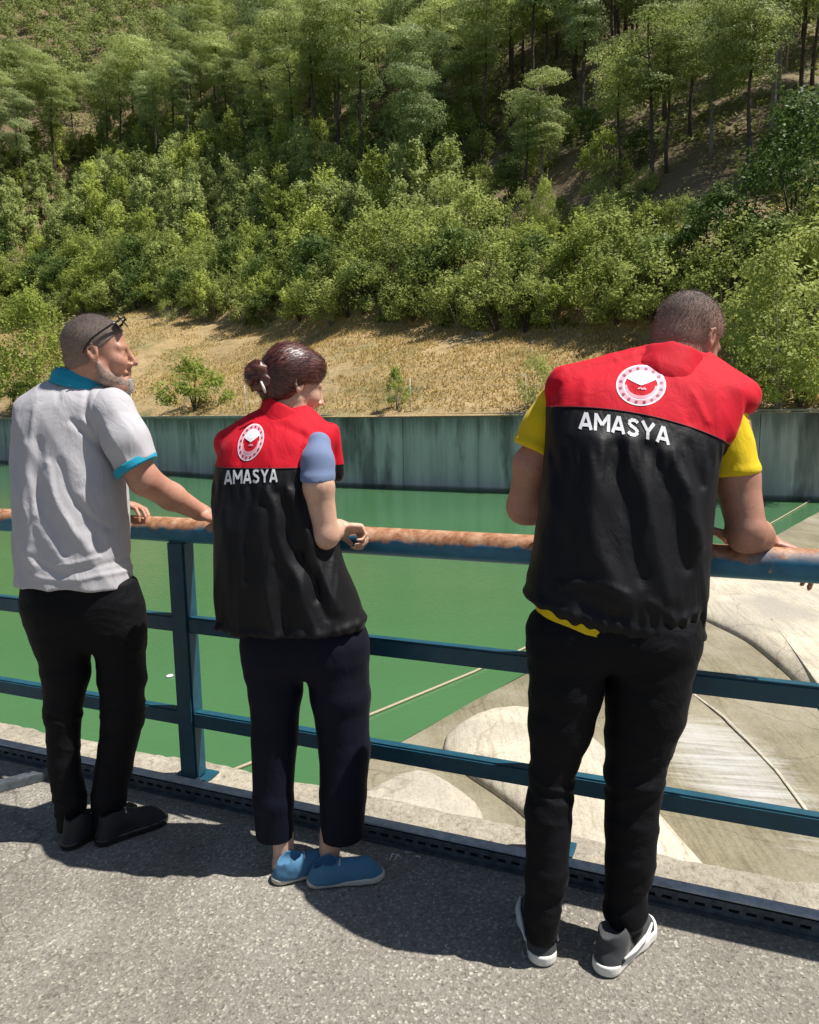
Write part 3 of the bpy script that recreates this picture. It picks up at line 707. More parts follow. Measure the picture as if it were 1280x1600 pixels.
# --- the forest
def zone(px):
    for lim, nm in ((60, 'at the left edge'), (215, 'above the man in the grey shirt'), (370, 'between the grey-shirted man and woman'), (520, 'above the woman'), (660, 'just right of the woman'),
                    (800, 'between the woman and man in yellow'), (960, 'just left of the man in yellow'), (1150, 'above the man in yellow'), (9999, 'at the right edge')):
        if px < lim: return nm
def band(py): return 'top' if py < 60 else 'upper' if py < 150 else 'middle' if py < 260 else 'lower' if py < 380 else 'lowest'
PD = ['green', 'bluish green', 'high-crowned', 'full-crowned', 'pale-trunked', 'umbrella-shaped']
BD = ['bright green', 'olive', 'broad olive', 'dark green', 'yellowish', 'sparse grey-green']
cand = []
rng = np.random.default_rng(5)
for _ in range(16000):
    x = rng.uniform(-170, 120); s = rng.uniform(0, 250); y = y_wall(x)+s; z = float(hill(x, y)); px, py = project((x, y, z))
    if px < -70 or px > 1350: continue
    # lower limit of the pine belt in the photo
    lim = np.interp(px, [0, 150, 400, 560, 700, 860, 1000, 1280], [330, 285, 245, 300, 270, 225, 270, 300])
    st = float(bank_d(x))
    if py > lim or py < -330: continue
    if 860 < px < 1250 and 205 < py < 330 and rng.random() < .8: continue      # open bare earth on the right
    if free((x, y), 3.7): cand.append((y, x, z, px, py))
cand.sort(); print('pines', len(cand))
for i, (y, x, z, px, py) in enumerate(cand[:275]):
    h = rng.uniform(12.5, 19.0); k = int(rng.integers(0, 6)); zn = zone(px); sz = 'short' if h < 14.5 else 'tall' if h > 17 else 'mid-sized'
    plant('pine_tree', PINES[k], (x, y, z), h, '%s %s pine on the %s slope %s' % (sz, PD[k], band(py), zn), 'tree', 'pines ' + zn, 'trunk', 'crown', rng.uniform(.8, 1.05)); n_p += 1
# the rest, farther up, as one mass of low-detail trees
VV, FF, nv = [], [], 0
for (y, x, z, px, py) in cand[275:]:
    h = rng.uniform(12, 18); C, Os = [], []
    for k in range(9):
        f = rng.uniform(.45, 1); rr = h*.17*math.sqrt(rng.random())*(1.35-f); an = rng.uniform(0, 6.28)
        q = rng.normal(size=(58, 3)); q /= np.linalg.norm(q, axis=1)[:, None]; q[:, 2] = np.where(q[:, 2] < -.3, -q[:, 2], q[:, 2]); Os.append(q)
        C.append(np.array([x+math.cos(an)*rr, y+math.sin(an)*rr, z+h*f])+q*np.array([h*.1, h*.1, h*.05])*rng.uniform(.7, 1.1, (58, 1)))
    V, Fq = leaf_quads(np.concatenate(C), .5, .3, rng, 1.0, np.concatenate(Os)); VV.append(V); FF.append(Fq+nv); nv += len(V)
if VV: tag(put('distant_pines', np_mesh('distant_pines', np.concatenate(VV), np.concatenate(FF), M['needles'], False)), 'distant pines high on the hillside', kind='stuff')
# --- shrubs and young trees, hand-placed: (base px, base py, height m, width factor, prototype list, index, label, category)
named = [
 ((55, 640), 10.5, .95, TALL, 0, 'tall pale green leafy tree at the left edge behind the grey-shirted man', 'tree'),
 ((-30, 640), 8.0, .9, TALL, 1, 'leafy tree cut by the left edge above the wall', 'tree'),
 ((112, 600), 5.0, 1.0, BUSH, 0, 'green bush rising behind the head of the grey-shirted man', 'bush'),
 ((306, 643), 3.5, 1.25, BUSH, 0, 'round green bush at the wall top between the man on the left and the woman', 'bush'),
 ((620, 640), 2.2, .7, BUSH, 4, 'small pale bush at the wall top right of the woman', 'bush'),
 ((835, 640), 2.6, .7, BUSH, 5, 'small grey-green bush beside the left shoulder of the man in yellow', 'bush'),
 ((40, 640), 2.5, 1.2, BUSH, 3, 'dark low bush at the wall top by the left shoulder of the grey-shirted man', 'bush'),
 ((320, 505), 5.0, .8, BUSH, 4, 'light green leafy sapling on the top edge of the dry bank', 'bush'),
 ((385, 492), 3.6, .7, BUSH, 0, 'small bright sapling above the bank right of the light green one', 'bush'),
 ((262, 505), 2.4, .8, BUSH, 5, 'low sparse bush on the dry bank left of the saplings', 'bush'),
 ((185, 478), 2.5, .9, BUSH, 4, 'small bush at the left end of the bare bank top', 'bush'),
 ((1215, 640), 7.5, .95, TALL, 1, 'large loose grey-green bush right of the man in yellow', 'bush'),
 ((1250, 650), 2.4, 1.2, BUSH, 0, 'low yellow-green bush on the wall top at the right edge', 'bush'),
 ((1160, 610), 5.0, .9, BUSH, 1, 'olive bush directly behind the head of the man in yellow', 'bush'),
 ((1265, 560), 6.0, 1.0, BUSH, 2, 'broad dark bush at the right edge above the low one', 'bush'),
 ((850, 405), 6.0, .5, TALL, 0, 'bright yellow-green sapling in the middle of the slope', 'tree'),
 ((1240, 370), 8.0, 1.0, TALL, 2, 'dark round tree at the right edge above the bare earth', 'tree'),
]
for (px_, py_), h, wd, lst, k, lab, cat in named:
    p = on_hill(px_, py_); plant('broadleaf_tree' if cat == 'tree' else 'leafy_bush', lst[k], p, h, lab, cat, None, 'stem', 'foliage', wd); n_b += 1
cnt = 0; cells = []
for _ in range(14000):
    x = rng.uniform(-80, 60); s = rng.uniform(0, 95); y = y_wall(x)+s; z = float(hill(x, y)); px, py = project((x, y, z))
    if px < -60 or px > 1340: continue
    st = float(bank_d(x)); up = np.interp(px, [0, 150, 400, 560, 700, 860, 1000, 1280], [270, 240, 200, 250, 225, 190, 240, 260])
    if s < st+.2 or py < up or py > 600: continue
    if 760 < px < 1215 and py < 350 and rng.random() < .86: continue          # open slope with bare trunks
    if 1110 < px < 1215 and 345 < py < 425: continue                # bare earth scar
    if 870 < px < 920 and 240 < py < 330: continue
    if 1020 < px < 1180 and 265 < py < 330: continue
    if cnt >= 480: break
    dmin = 1.7 if s < st+7 else 2.3
    ok = all((q[0]-x)**2+(q[1]-y)**2 > dmin*dmin for q in cells)
    if not ok: continue
    cells.append((x, y)); cnt += 1
    zn = zone(px)
    if px < 700 and py < 400 and s > st+9:
        k = int(rng.integers(0, 3)); h = rng.uniform(4.5, 8.0)
        plant('young_pine', YOUNG[k], (x, y, z), h, '%s young conifer on the %s slope %s' % ('short' if h < 5.6 else 'tall' if h > 6.9 else 'mid-sized', band(py), zn), 'tree', 'young conifers ' + zn, 'stem', 'foliage', rng.uniform(.9, 1.2))
    else:
        w_ = [.32, .22, .18, .13, .05, .10] if px < 600 else [.12, .27, .25, .16, .04, .16]
        k = int(rng.choice(6, p=w_)); h = rng.uniform(2.6, 4.4) if s < st+5 else rng.uniform(2.0, 3.4) if px > 740 and py < 420 else rng.uniform(3.4, 5.8)
        plant('leafy_bush', BUSH[k], (x, y, z), h, '%s %s bush on the %s slope %s' % ('small' if h < 3.6 else 'large', BD[k], band(py), zn), 'bush', 'bushes ' + zn, 'stem', 'foliage', rng.uniform(.9, 1.25))
print('shrubs', cnt)
# --- low undergrowth covering the forest floor
n = 230000; x = rng.uniform(-140, 95, n); d_ = rng.uniform(0, 1, n)**1.4*170; y = y_wall(x)+bank_d(x)+.5+d_; z = hill(x, y)
dn = vn(x*.13, y*.13, 7)+.6*vn(x*.5, y*.5, 3)
C = np.stack([x, y, z+np.abs(rng.normal(size=n))*.30], 1)
pj = (C-CAM)@np.stack([_R, _U, _F], 1); qx, qy = 640+IMG_F*pj[:, 0]/pj[:, 2], 800-IMG_F*pj[:, 1]/pj[:, 2]
bare = ((qx > 790) & (qx < 1210) & (qy > 225) & (qy < 345) & (rng.random(len(qx)) < .75)) | ((qx > 1110) & (qx < 1225) & (qy > 345) & (qy < 430)) | ((qx > 1000) & (qx < 1200) & (qy > 262) & (qy < 330)) | ((qx > 868) & (qx < 925) & (qy > 235) & (qy < 320))
C = C[(dn > -.28) & ~bare]; V, Fq = leaf_quads(C, .5, .5, rng)
tag(put('undergrowth', np_mesh('undergrowth', V, Fq, M['ground_leaf'], False)), kind='stuff')
# --- dry grass on the bank
n = 90000; x = rng.uniform(-75, 45, n); s = rng.uniform(.01, 1, n)*bank_d(x)*1.15; y = y_wall(x)+s+.3
z = hill(x, y); C = np.stack([x, y, z], 1)
dens = vn(x*.25, y*.25, 9)+vn(x*.9, y*.9, 2)*.6; C = C[dens > -.35]; n = len(C)
an = rng.uniform(0, 6.28, n); hh = rng.uniform(.10, .26, n); sd_ = np.stack([np.cos(an), np.sin(an), an*0], 1)*.05
tip = np.stack([rng.normal(size=n)*.08, rng.normal(size=n)*.08, hh], 1)
V = np.stack([C-sd_, C+sd_, C+tip], 1).reshape(-1, 3)
tag(put('dry_grass', np_mesh('dry_grass', V, np.arange(3*n).reshape(n, 3), M['dry_blades'], False)), kind='stuff')
# pale stones at the top of the bank
for k in range(12):
    px_, py_ = rng.uniform(660, 985), 0; py_ = np.interp(px_, [660, 985], [508, 535])+rng.uniform(-14, 20)
    p = on_hill(px_, py_); bm = bmesh.new(); r = rng.uniform(.12, .32); bmesh.ops.create_icosphere(bm, subdivisions=1, radius=r)
    for v_ in bm.verts: v_.co = Vector((v_.co.x*rng.uniform(.9, 1.5), v_.co.y*rng.uniform(.8, 1.2), v_.co.z*rng.uniform(.6, .9)))+Vector(p)
    tag(put('rock', bm_mesh('rock', bm, M['curb'])), 'pale stone on the dry bank below the undergrowth', 'rock', 'pale stones on the bank')
# ================================================================== SIGNED-DISTANCE MODELLER (smooth bodies and cloth)
class Field:
    def __init__(s, lo, hi, h):
        s.lo = np.array(lo, dtype=np.float32); s.h = h
        n = np.ceil((np.array(hi)-np.array(lo))/h).astype(int)+1
        s.ax = [s.lo[i]+h*np.arange(n[i], dtype=np.float32) for i in range(3)]
        s.f = np.full(n, .06, dtype=np.float32)
    def box(s, lo, hi, pad):
        sl = []
        for i in range(3):
            a = np.searchsorted(s.ax[i], lo[i]-pad); b = np.searchsorted(s.ax[i], hi[i]+pad); sl.append(slice(max(a-1, 0), min(b+1, len(s.ax[i]))))
        X = s.ax[0][sl[0]][:, None, None]; Y = s.ax[1][sl[1]][None, :, None]; Z = s.ax[2][sl[2]][None, None, :]
        return tuple(sl), X, Y, Z
    def merge(s, sl, d, k, op):
        f = s.f[sl]; d = d.astype(np.float32)
        if op == 'sub': d = -d
        sg = 1 if op == 'add' else -1
        if k <= 0: s.f[sl] = np.minimum(f, d) if sg > 0 else np.maximum(f, d); return
        hh = np.clip(.5+.5*sg*(d-f)/k, 0, 1); s.f[sl] = d*(1-hh)+f*hh - sg*k*hh*(1-hh)
    def cone(s, a, b, ra, rb, k=.02, op='add', pad=.05):
        a = np.array(a, float); b = np.array(b, float); r = max(ra, rb)
        sl, X, Y, Z = s.box(np.minimum(a, b)-r, np.maximum(a, b)+r, pad if op == 'add' else 0.0+k)
        ba = b-a; L = max(ba@ba, 1e-9)
        t = np.clip(((X-a[0])*ba[0]+(Y-a[1])*ba[1]+(Z-a[2])*ba[2])/L, 0, 1)
        d = np.sqrt((X-a[0]-ba[0]*t)**2+(Y-a[1]-ba[1]*t)**2+(Z-a[2]-ba[2]*t)**2)-(ra+(rb-ra)*t)
        s.merge(sl, d, k, op)
    def chain(s, pts, rs, k=.015):
        for p, q, r0, r1 in zip(pts, pts[1:], rs, rs[1:]): s.cone(p, q, r0, r1, k)
    def ell(s, c, r, R=None, k=.02, op='add', pad=.05):
        c = np.array(c, float); r = np.array(r, float); m = r.max()
        sl, X, Y, Z = s.box(c-m, c+m, pad if op == 'add' else k)
        x, y, z = X-c[0], Y-c[1], Z-c[2]
        if R is None: u, v, w_ = x, y, z
        else: u, v, w_ = (R[0, i]*x+R[1, i]*y+R[2, i]*z for i in range(3))
        k0 = np.sqrt((u/r[0])**2+(v/r[1])**2+(w_/r[2])**2); k1 = np.sqrt((u/r[0]**2)**2+(v/r[1]**2)**2+(w_/r[2]**2)**2)+1e-6
        s.merge(sl, k0*(k0-1)/k1, k, op)
    def slices(s, rows, k=.02, n=2.3, tilt=0.0, tx=0.0, cap=.02, op='add', shrink=0.0):
        """rows: (z, cx, cy, a, b) any order; elliptical sections stacked along z; tilt shears z with x"""
        R = np.array(sorted(rows)); R[:, 3:] -= shrink
        lo = np.array([(R[:, 1]-R[:, 3]).min(), (R[:, 2]-R[:, 4]).min(), R[0, 0]-abs(tilt)*.4]); hi = np.array([(R[:, 1]+R[:, 3]).max(), (R[:, 2]+R[:, 4]).max(), R[-1, 0]+abs(tilt)*.4])
        sl, X, Y, Z = s.box(lo, hi, .05)
        # smooth (cosine-free) interpolation on a fine table
        zt = np.linspace(R[0, 0], R[-1, 0], 160); T = [np.interp(zt, R[:, 0], R[:, i]) for i in range(1, 5)]
        ker = np.ones(9)/9
        T = [np.convolve(np.pad(q, 4, 'edge'), ker, 'valid') for q in T]
        zz = Z-tilt*(X-tx)
        cx, cy, a, b = (np.interp(zz, zt, q).astype(np.float32) for q in T)
        g = (np.abs((X-cx)/a)**n+np.abs((Y-cy)/b)**n)**(1/n)
        d = (g-1)*np.minimum(a, b)*1.0
        dz = np.maximum(R[0, 0]-zz, zz-R[-1, 0])+cap*0
        hh = np.clip(.5-.5*(dz-d)/cap, 0, 1); d = dz*(1-hh)+d*hh+cap*hh*(1-hh)
        s.merge(sl, d, k, op)
    def half(s, fn, k=.004):
        """keep where fn(X,Y,Z) < 0"""
        X = s.ax[0][:, None, None]; Y = s.ax[1][None, :, None]; Z = s.ax[2][None, None, :]
        d = np.broadcast_to(fn(X, Y, Z), s.f.shape).astype(np.float32); sl = (slice(None),)*3; s.merge(sl, d, k, 'int')
    def disp(s, fn, band=.035):
        i, j, k = np.nonzero(np.abs(s.f) < band)
        s.f[i, j, k] += fn(s.ax[0][i], s.ax[1][j], s.ax[2][k]).astype(np.float32)
    def mesh(s, name, mat):
        f = s.f.copy(); f[0] = f[-1] = .05; f[:, 0] = f[:, -1] = .05; f[:, :, 0] = f[:, :, -1] = .05
        ins = f < 0
        c = np.zeros(tuple(np.array(f.shape)-1), dtype=np.int8)
        for dx in (0, 1):
            for dy in (0, 1):
                for dz in (0, 1): c += ins[dx:dx+c.shape[0], dy:dy+c.shape[1], dz:dz+c.shape[2]]
        I = np.argwhere((c > 0) & (c < 8)); idx = np.full(c.shape, -1, dtype=np.int32); idx[I[:, 0], I[:, 1], I[:, 2]] = np.arange(len(I))
        corner = np.array([(dx, dy, dz) for dx in (0, 1) for dy in (0, 1) for dz in (0, 1)])
        vals = np.stack([f[I[:, 0]+o[0], I[:, 1]+o[1], I[:, 2]+o[2]] for o in corner], 1)
        acc = np.zeros((len(I), 3)); cnt = np.zeros(len(I))
        for a in range(8):
            for b in range(a+1, 8):
                if np.abs(corner[a]-corner[b]).sum() != 1: continue
                va, vb = vals[:, a], vals[:, b]; m_ = (va < 0) != (vb < 0)
                t = np.where(m_, va/np.where(m_, va-vb, 1), 0)
                acc += m_[:, None]*(corner[a]+t[:, None]*(corner[b]-corner[a])); cnt += m_
        V = s.lo+(I+acc/cnt[:, None])*s.h
        Q = []
        for ax in range(3):
            o = [(1, 2), (2, 0), (0, 1)][ax]
            a0 = ins[tuple(slice(0, -1) if d == ax else slice(1, -1) for d in range(3))]; a1 = ins[tuple(slice(1, None) if d == ax else slice(1, -1) for d in range(3))]
            P = np.argwhere(a0 != a1); st = a0[P[:, 0], P[:, 1], P[:, 2]]
            B = P.copy()
            for d in range(3):
                if d != ax: B[:, d] += 1
            def cell(u, v):
                q = B.copy(); q[:, o[0]] -= u; q[:, o[1]] -= v; return idx[q[:, 0], q[:, 1], q[:, 2]]
            quad = np.stack([cell(0, 0), cell(1, 0), cell(1, 1), cell(0, 1)], 1)
            quad[~st] = quad[~st][:, ::-1]; Q.append(quad)
        Q = np.concatenate(Q); Q = Q[(Q >= 0).all(1)]
        return np_mesh(name, V, Q, mat)

def row(y, xl, xr, Y, b): # silhouette row -> (z, cx, cy, a, b)
    p, q = aty(xl, y, Y), aty(xr, y, Y); return ((p[2]+q[2])/2, (p[0]+q[0])/2, Y, (q[0]-p[0])/2, b)
def seg(y, xl, xr, Y):    # limb row -> centre, radius
    p, q = aty(xl, y, Y), aty(xr, y, Y); return (p+q)/2, np.linalg.norm(q-p)/2
def frame(fwd, roll=0.0):
    """3x3, columns = forward, left, up"""
    f = np.array(fwd, float); f /= np.linalg.norm(f); l = np.cross((0, 0, 1), f); l /= np.linalg.norm(l); u = np.cross(f, l)
    if roll: l, u = l*math.cos(roll)+u*math.sin(roll), u*math.cos(roll)-l*math.sin(roll)
    return np.stack([f, l, u], 1)
def head(F, c, Rm, s=1.0, fem=False, beard=False):
    W = lambda p: c+s*(Rm@np.array(p, float))
    e = lambda p, r, k=.015, op='add': F.ell(W(p), np.array(r)*s, Rm, k*s, op)
    cn = lambda a, b, ra, rb, k=.01, op='add': F.cone(W(a), W(b), ra*s, rb*s, k*s, op)
    e((-.014, 0, .036), (.096, .076, .088)); e((.030, 0, -.018), (.060, .060, .086), .02)
    jw = .044 if fem else .050
    for q in (-1, 1):
        cn((.005, q*.054, -.045), (.020, q*jw, -.075), .020, .018, .02); cn((.020, q*jw, -.075), (.070, q*.012, -.098), .018, .018, .02)
        e((.060, q*.036, -.022), (.026, .024, .026), .02)
        cn((.080, q*.010, .022), (.068, q*.046, .020), .011, .010, .014)
        e((.095, q*.031, .000), (.016, .017, .012), .012, 'sub'); e((.070, q*.031, .001), (.015, .015, .013), .004)
        cn((.074, q*.016, -.0005+.006), (.070, q*.045, .004), .006, .005, .005)
        e((.098, q*.012, -.032), (.009, .007, .007), .006)
        # ear: helix ring, lobe and concha
        Er = [(-.006, .0), (-.004, .022), (-.020, .030), (-.034, .018), (-.030, -.004), (-.018, -.022), (-.006, -.030), (-.001, -.018)]
        pts = [(x_*.82+.004, q*(.0745+.007*(1 if x_ < -.015 else 0)), z_*.84-.002) for x_, z_ in Er]
        for a, b in zip(pts, pts[1:]): cn(a, b, .0042, .0042, .004)
        e((-.004, q*.077, -.004), (.014, .006, .022), .006); e((-.008, q*.0845, -.002), (.009, .006, .012), .003, 'sub')
    e((.074, 0, -.100), (.021, .021, .017), .02)
    cn((.088, 0, .014), (.112 if not fem else .108, 0, -.026), .008, .0105, .008)
    cn((.091, 0, -.036), (.088, 0, -.056), .009, .010, .010); e((.080, 0, -.083), (.014, .018, .016), .012)
    for q in (-1, 1): cn((.092, 0, -.058), (.082, q*.022, -.060), .0065, .004, .006)
    cn((.091, 0, -.069), (.082, q*.018, -.068), .0070, .005, .006); cn((.090, 0, -.0635), (.080, .024, -.064), .0018, .001, .003, 'sub'); cn((.090, 0, -.0635), (.080, -.024, -.064), .0018, .001, .003, 'sub')
    return W
def hand(F, wrist, d, n, side, curl=(.5, .6, .4), s=1.0, thumb=.5, spread=.06):
    """d fingers direction, n palm normal, side +1/-1: thumb lies towards side * (d x n)"""
    d = np.array(d, float); d /= np.linalg.norm(d); n = np.array(n, float); n -= d*(n@d); n /= np.linalg.norm(n); t = np.cross(d, n)*side
    P = lambda a, b, c_: np.array(wrist)+s*(d*a+t*b+n*c_)
    F.cone(P(-.02, 0, 0), P(.02, .002, 0), .026*s, .024*s, .015)
    Rm = np.stack([d, t, n], 1); F.ell(P(.052, 0, .002), (.052*s, .042*s, .017*s), Rm, .012)
    F.ell(P(.030, .026, .008), (.030*s, .018*s, .016*s), Rm, .01)
    for i, (off, L0, r) in enumerate(((.030, .046, .0088), (.010, .051, .0092), (-.011, .047, .0088), (-.030, .037, .0078))):
        p = P(.088-abs(off-.008)*.25, off, .0); a = 0.0; base = P(.045, off*.8, 0); F.cone(base, p, .011*s, r*1.1*s, .006)
        dirx = d*math.cos(spread*(1.5-i)) + t*math.sin(spread*(1.5-i)); L = L0
        for j in range(3):
            a += curl[j]; q = p+s*L*(dirx*math.cos(a)+n*math.sin(a)); F.cone(p, q, r*s, r*.9*s, .002, pad=.02); p = q; L *= .66 if j == 0 else .78; r *= .92
    p = P(.018, .030, .008); dr = d*.75+t*.65+n*thumb; dr /= np.linalg.norm(dr); q = p+dr*.036*s; F.cone(p, q, .013*s, .011*s, .008)
    dr = d*.92+t*.25+n*(thumb+.15); dr /= np.linalg.norm(dr); F.cone(q, q+dr*.033*s, .011*s, .009*s, .003)
def smooth(me, it=2):
    bm = bmesh.new(); bm.from_mesh(me)
    for _ in range(it): bmesh.ops.smooth_vert(bm, verts=bm.verts, factor=.5, use_axis_x=True, use_axis_y=True, use_axis_z=True)
    bm.to_mesh(me); bm.free()
    return me
def split(me, fn, names, mats):
    """cut a mesh crisply where z = fn(x, y) : returns upper, lower meshes"""
    out = []
    for sgn in (1, -1):
        bm = bmesh.new(); bm.from_mesh(me)
        for v in bm.verts: v.co.z -= fn(v.co.x, v.co.y)
        bmesh.ops.bisect_plane(bm, geom=bm.verts[:]+bm.edges[:]+bm.faces[:], plane_co=(0, 0, 0), plane_no=(0, 0, sgn), clear_inner=True, dist=1e-6)
        for v in bm.verts: v.co.z += fn(v.co.x, v.co.y)
        k = 0 if sgn > 0 else 1; m2 = bpy.data.meshes.new(names[k])
        for f in bm.faces: f.smooth = True
        bm.to_mesh(m2); bm.free(); m2.materials.clear(); m2.materials.append(mats[k]); out.append(m2)
    return out
def bvh_of(*meshes):
    V, P, n = [], [], 0
    for me in meshes:
        V += [v.co.copy() for v in me.vertices]; P += [[i+n for i in p.vertices] for p in me.polygons]; n = len(V)
    return BVHTree.FromPolygons(V, P)
def print_on(bvh, quads, off):
    """quads of photo positions -> thin printed film lying on the cloth"""
    V, Fq = [], []
    for q in quads:
        ok = True; vs = []
        for px, py in q:
            v = Vector(ray(px, py)).normalized(); h = bvh.ray_cast(Vector(CAM), v)
            if h[0] is None: ok = False; break
            vs.append(h[0]-v*off)
        if ok: Fq.append(tuple(range(len(V), len(V)+4))); V += vs
    return V, Fq
def stroke(pts, w, fn, sub=4):
    """thick polyline in letter space -> quads mapped by fn to photo pixels"""
    out = []
    for (x0, y0), (x1, y1) in zip(pts, pts[1:]):
        L = math.hypot(x1-x0, y1-y0); ux, uy = (x1-x0)/L, (y1-y0)/L; nx, ny = -uy*w/2, ux*w/2; k = max(1, int(L*sub))
        for i in range(k):
            a, b = i/k*L, (i+1)/k*L
            out.append([fn(x0+ux*a+nx, y0+uy*a+ny), fn(x0+ux*b+nx, y0+uy*b+ny), fn(x0+ux*b-nx, y0+uy*b-ny), fn(x0+ux*a-nx, y0+uy*a-ny)])
    return out
_w = .2
_A = [[(.1, .0), (.48, .98)], [(.52, .98), (.9, 0)], [(.24, .27), (.76, .27)]]
_M = [[(.1, 0), (.1, 1)], [(.1, .95), (.5, .35)], [(.5, .35), (.9, .95)], [(.9, 1), (.9, 0)]]
_S = [[(.82, .80), (.70, .90), (.5, .92), (.28, .88), (.18, .74), (.26, .60), (.5, .51), (.74, .41), (.83, .26), (.72, .11), (.5, .07), (.28, .09), (.14, .20)]]
_Y = [[(.08, 1), (.5, .45)], [(.92, 1), (.5, .45)], [(.5, .5), (.5, 0)]]
WORD = [(_A, .92), (_M, 1.05), (_A, .92), (_S, .86), (_Y, .9), (_A, .92)]   # A M A S Y A
def word(fn):
    out = []; tot = sum(w_ for _, w_ in WORD)+.07*5; x = 0
    for g, w_ in WORD:
        for st in g: out.append(stroke([(x+px*w_, py) for px, py in st], .20, lambda a, b, tot=tot: fn(a/tot, b)))
        x += w_+.07
    return out
def disc_ring(r0, r1, fn, n=40, a0=0, a1=2*math.pi, m=2):
    out = []
    for i in range(n):
        p, q = a0+(a1-a0)*i/n, a0+(a1-a0)*(i+1)/n
        for j in range(m):
            u, v = r0+(r1-r0)*j/m, r0+(r1-r0)*(j+1)/m
            out.append([fn(u*math.cos(p), u*math.sin(p)), fn(v*math.cos(p), v*math.sin(p)), fn(v*math.cos(q), v*math.sin(q)), fn(u*math.cos(q), u*math.sin(q))])
    return out
def emblem(bvh, fn, parent, vest):
    """round crest: white ring with dark studs, heart-shaped leaf pair, white crescent cloud above"""
    def film(name, groups, mat, off):
        V, Fq = [], []
        for i, g in enumerate(groups):
            v, f = print_on(bvh, g, off+.00012*i); Fq += [tuple(a+len(V) for a in q) for q in f]; V += v
        if Fq: put(name, np_mesh(name, [tuple(v) for v in V], Fq, mat, True), vest)
    film('emblem', [disc_ring(.72, .94, fn)], M['print_pink'], .0014); film('emblem_rings', [disc_ring(.94, 1.0, fn, m=1), disc_ring(.66, .72, fn, m=1)], M['print_white'], .0014)
    studs = []
    for k in range(16):
        a = 2*math.pi*k/16+.2; c = (.83*math.cos(a), .83*math.sin(a))
        studs += disc_ring(0.001, .075, lambda x, y, c=c: fn(c[0]+x, c[1]+y), 6, m=1)
    film('emblem_studs', [studs], M['print_maroon'], .0024)
    # white cap over the leaf: region between the inner ring and the leaf outline
    cap = []
    n = 26
    for i in range(n):
        x0, x1 = -.62+1.24*i/n, -.62+1.24*(i+1)/n
        top = lambda x: math.sqrt(max(0, .66**2-x*x)); bot = lambda x: .12+.26*abs(x)**.8-(.12*math.cos(x*3))
        if top((x0+x1)/2) > bot((x0+x1)/2):
            for j in range(3):
                f0, f1 = j/3, (j+1)/3; L_ = lambda x, f: fn(x, bot(x)+(top(x)-bot(x))*f); cap.append([L_(x0, f0), L_(x1, f0), L_(x1, f1), L_(x0, f1)])
    film('emblem_cap', [cap], M['print_white'], .0018)
    rim = []
    for i in range(n):
        a, b = math.pi+math.pi*i/n, math.pi+math.pi*(i+1)/n
        rim.append([fn(.66*math.cos(a), .66*math.sin(a)), fn(.66*math.cos(b), .66*math.sin(b)), fn(.56*math.cos(b), .50*math.sin(b)), fn(.56*math.cos(a), .50*math.sin(a))])
    leaf = stroke([(-.12, -.18), (-.02, -.10), (.06, -.2), (.12, -.12), (.2, -.2)], .07, fn, 12)
    film('emblem_rim', [rim, leaf], M['print_pink'], .0020)
def lettering(bvh, fn, vest):
    V, Fq = [], []
    for i, g in enumerate(word(fn)):
        v, f = print_on(bvh, g, .0016+.00010*(i % 5)); Fq += [tuple(a+len(V) for a in q) for q in f]; V += v
    put('lettering', np_mesh('lettering', [tuple(v) for v in V], Fq, M['print_white'], True), vest)
def fuzz(me, name, mat, n, L, wd, parent, down=(0, 0, -.3), seed=1, cond=None):
    """short hairs standing on a cap mesh"""
    rng = np.random.default_rng(seed); nv = len(me.vertices); co = np.empty(nv*3, dtype=np.float32); me.vertices.foreach_get('co', co); co = co.reshape(-1, 3)
    me.calc_loop_triangles() if False else None
    no = np.array([v.normal[:] for v in me.vertices]); idx = rng.integers(0, nv, n)
    if cond is not None: idx = idx[cond(co[idx])]
    n = len(idx); P0 = co[idx]+rng.normal(size=(n, 3))*.002; N = no[idx]+rng.normal(size=(n, 3))*.35+np.array(down); N /= np.linalg.norm(N, axis=1)[:, None]
    A = np.cross(N, rng.normal(size=(n, 3))); A /= np.linalg.norm(A, axis=1)[:, None]; ln = L*rng.uniform(.6, 1.3, n)[:, None]
    V = np.stack([P0-A*wd, P0+A*wd, P0+N*ln], 1).reshape(-1, 3)
    o = put(name, np_mesh(name, V, np.arange(3*n).reshape(n, 3), mat, False)); o.parent = parent; o.location = (0, 0, 0); return tag(o, kind='stuff')
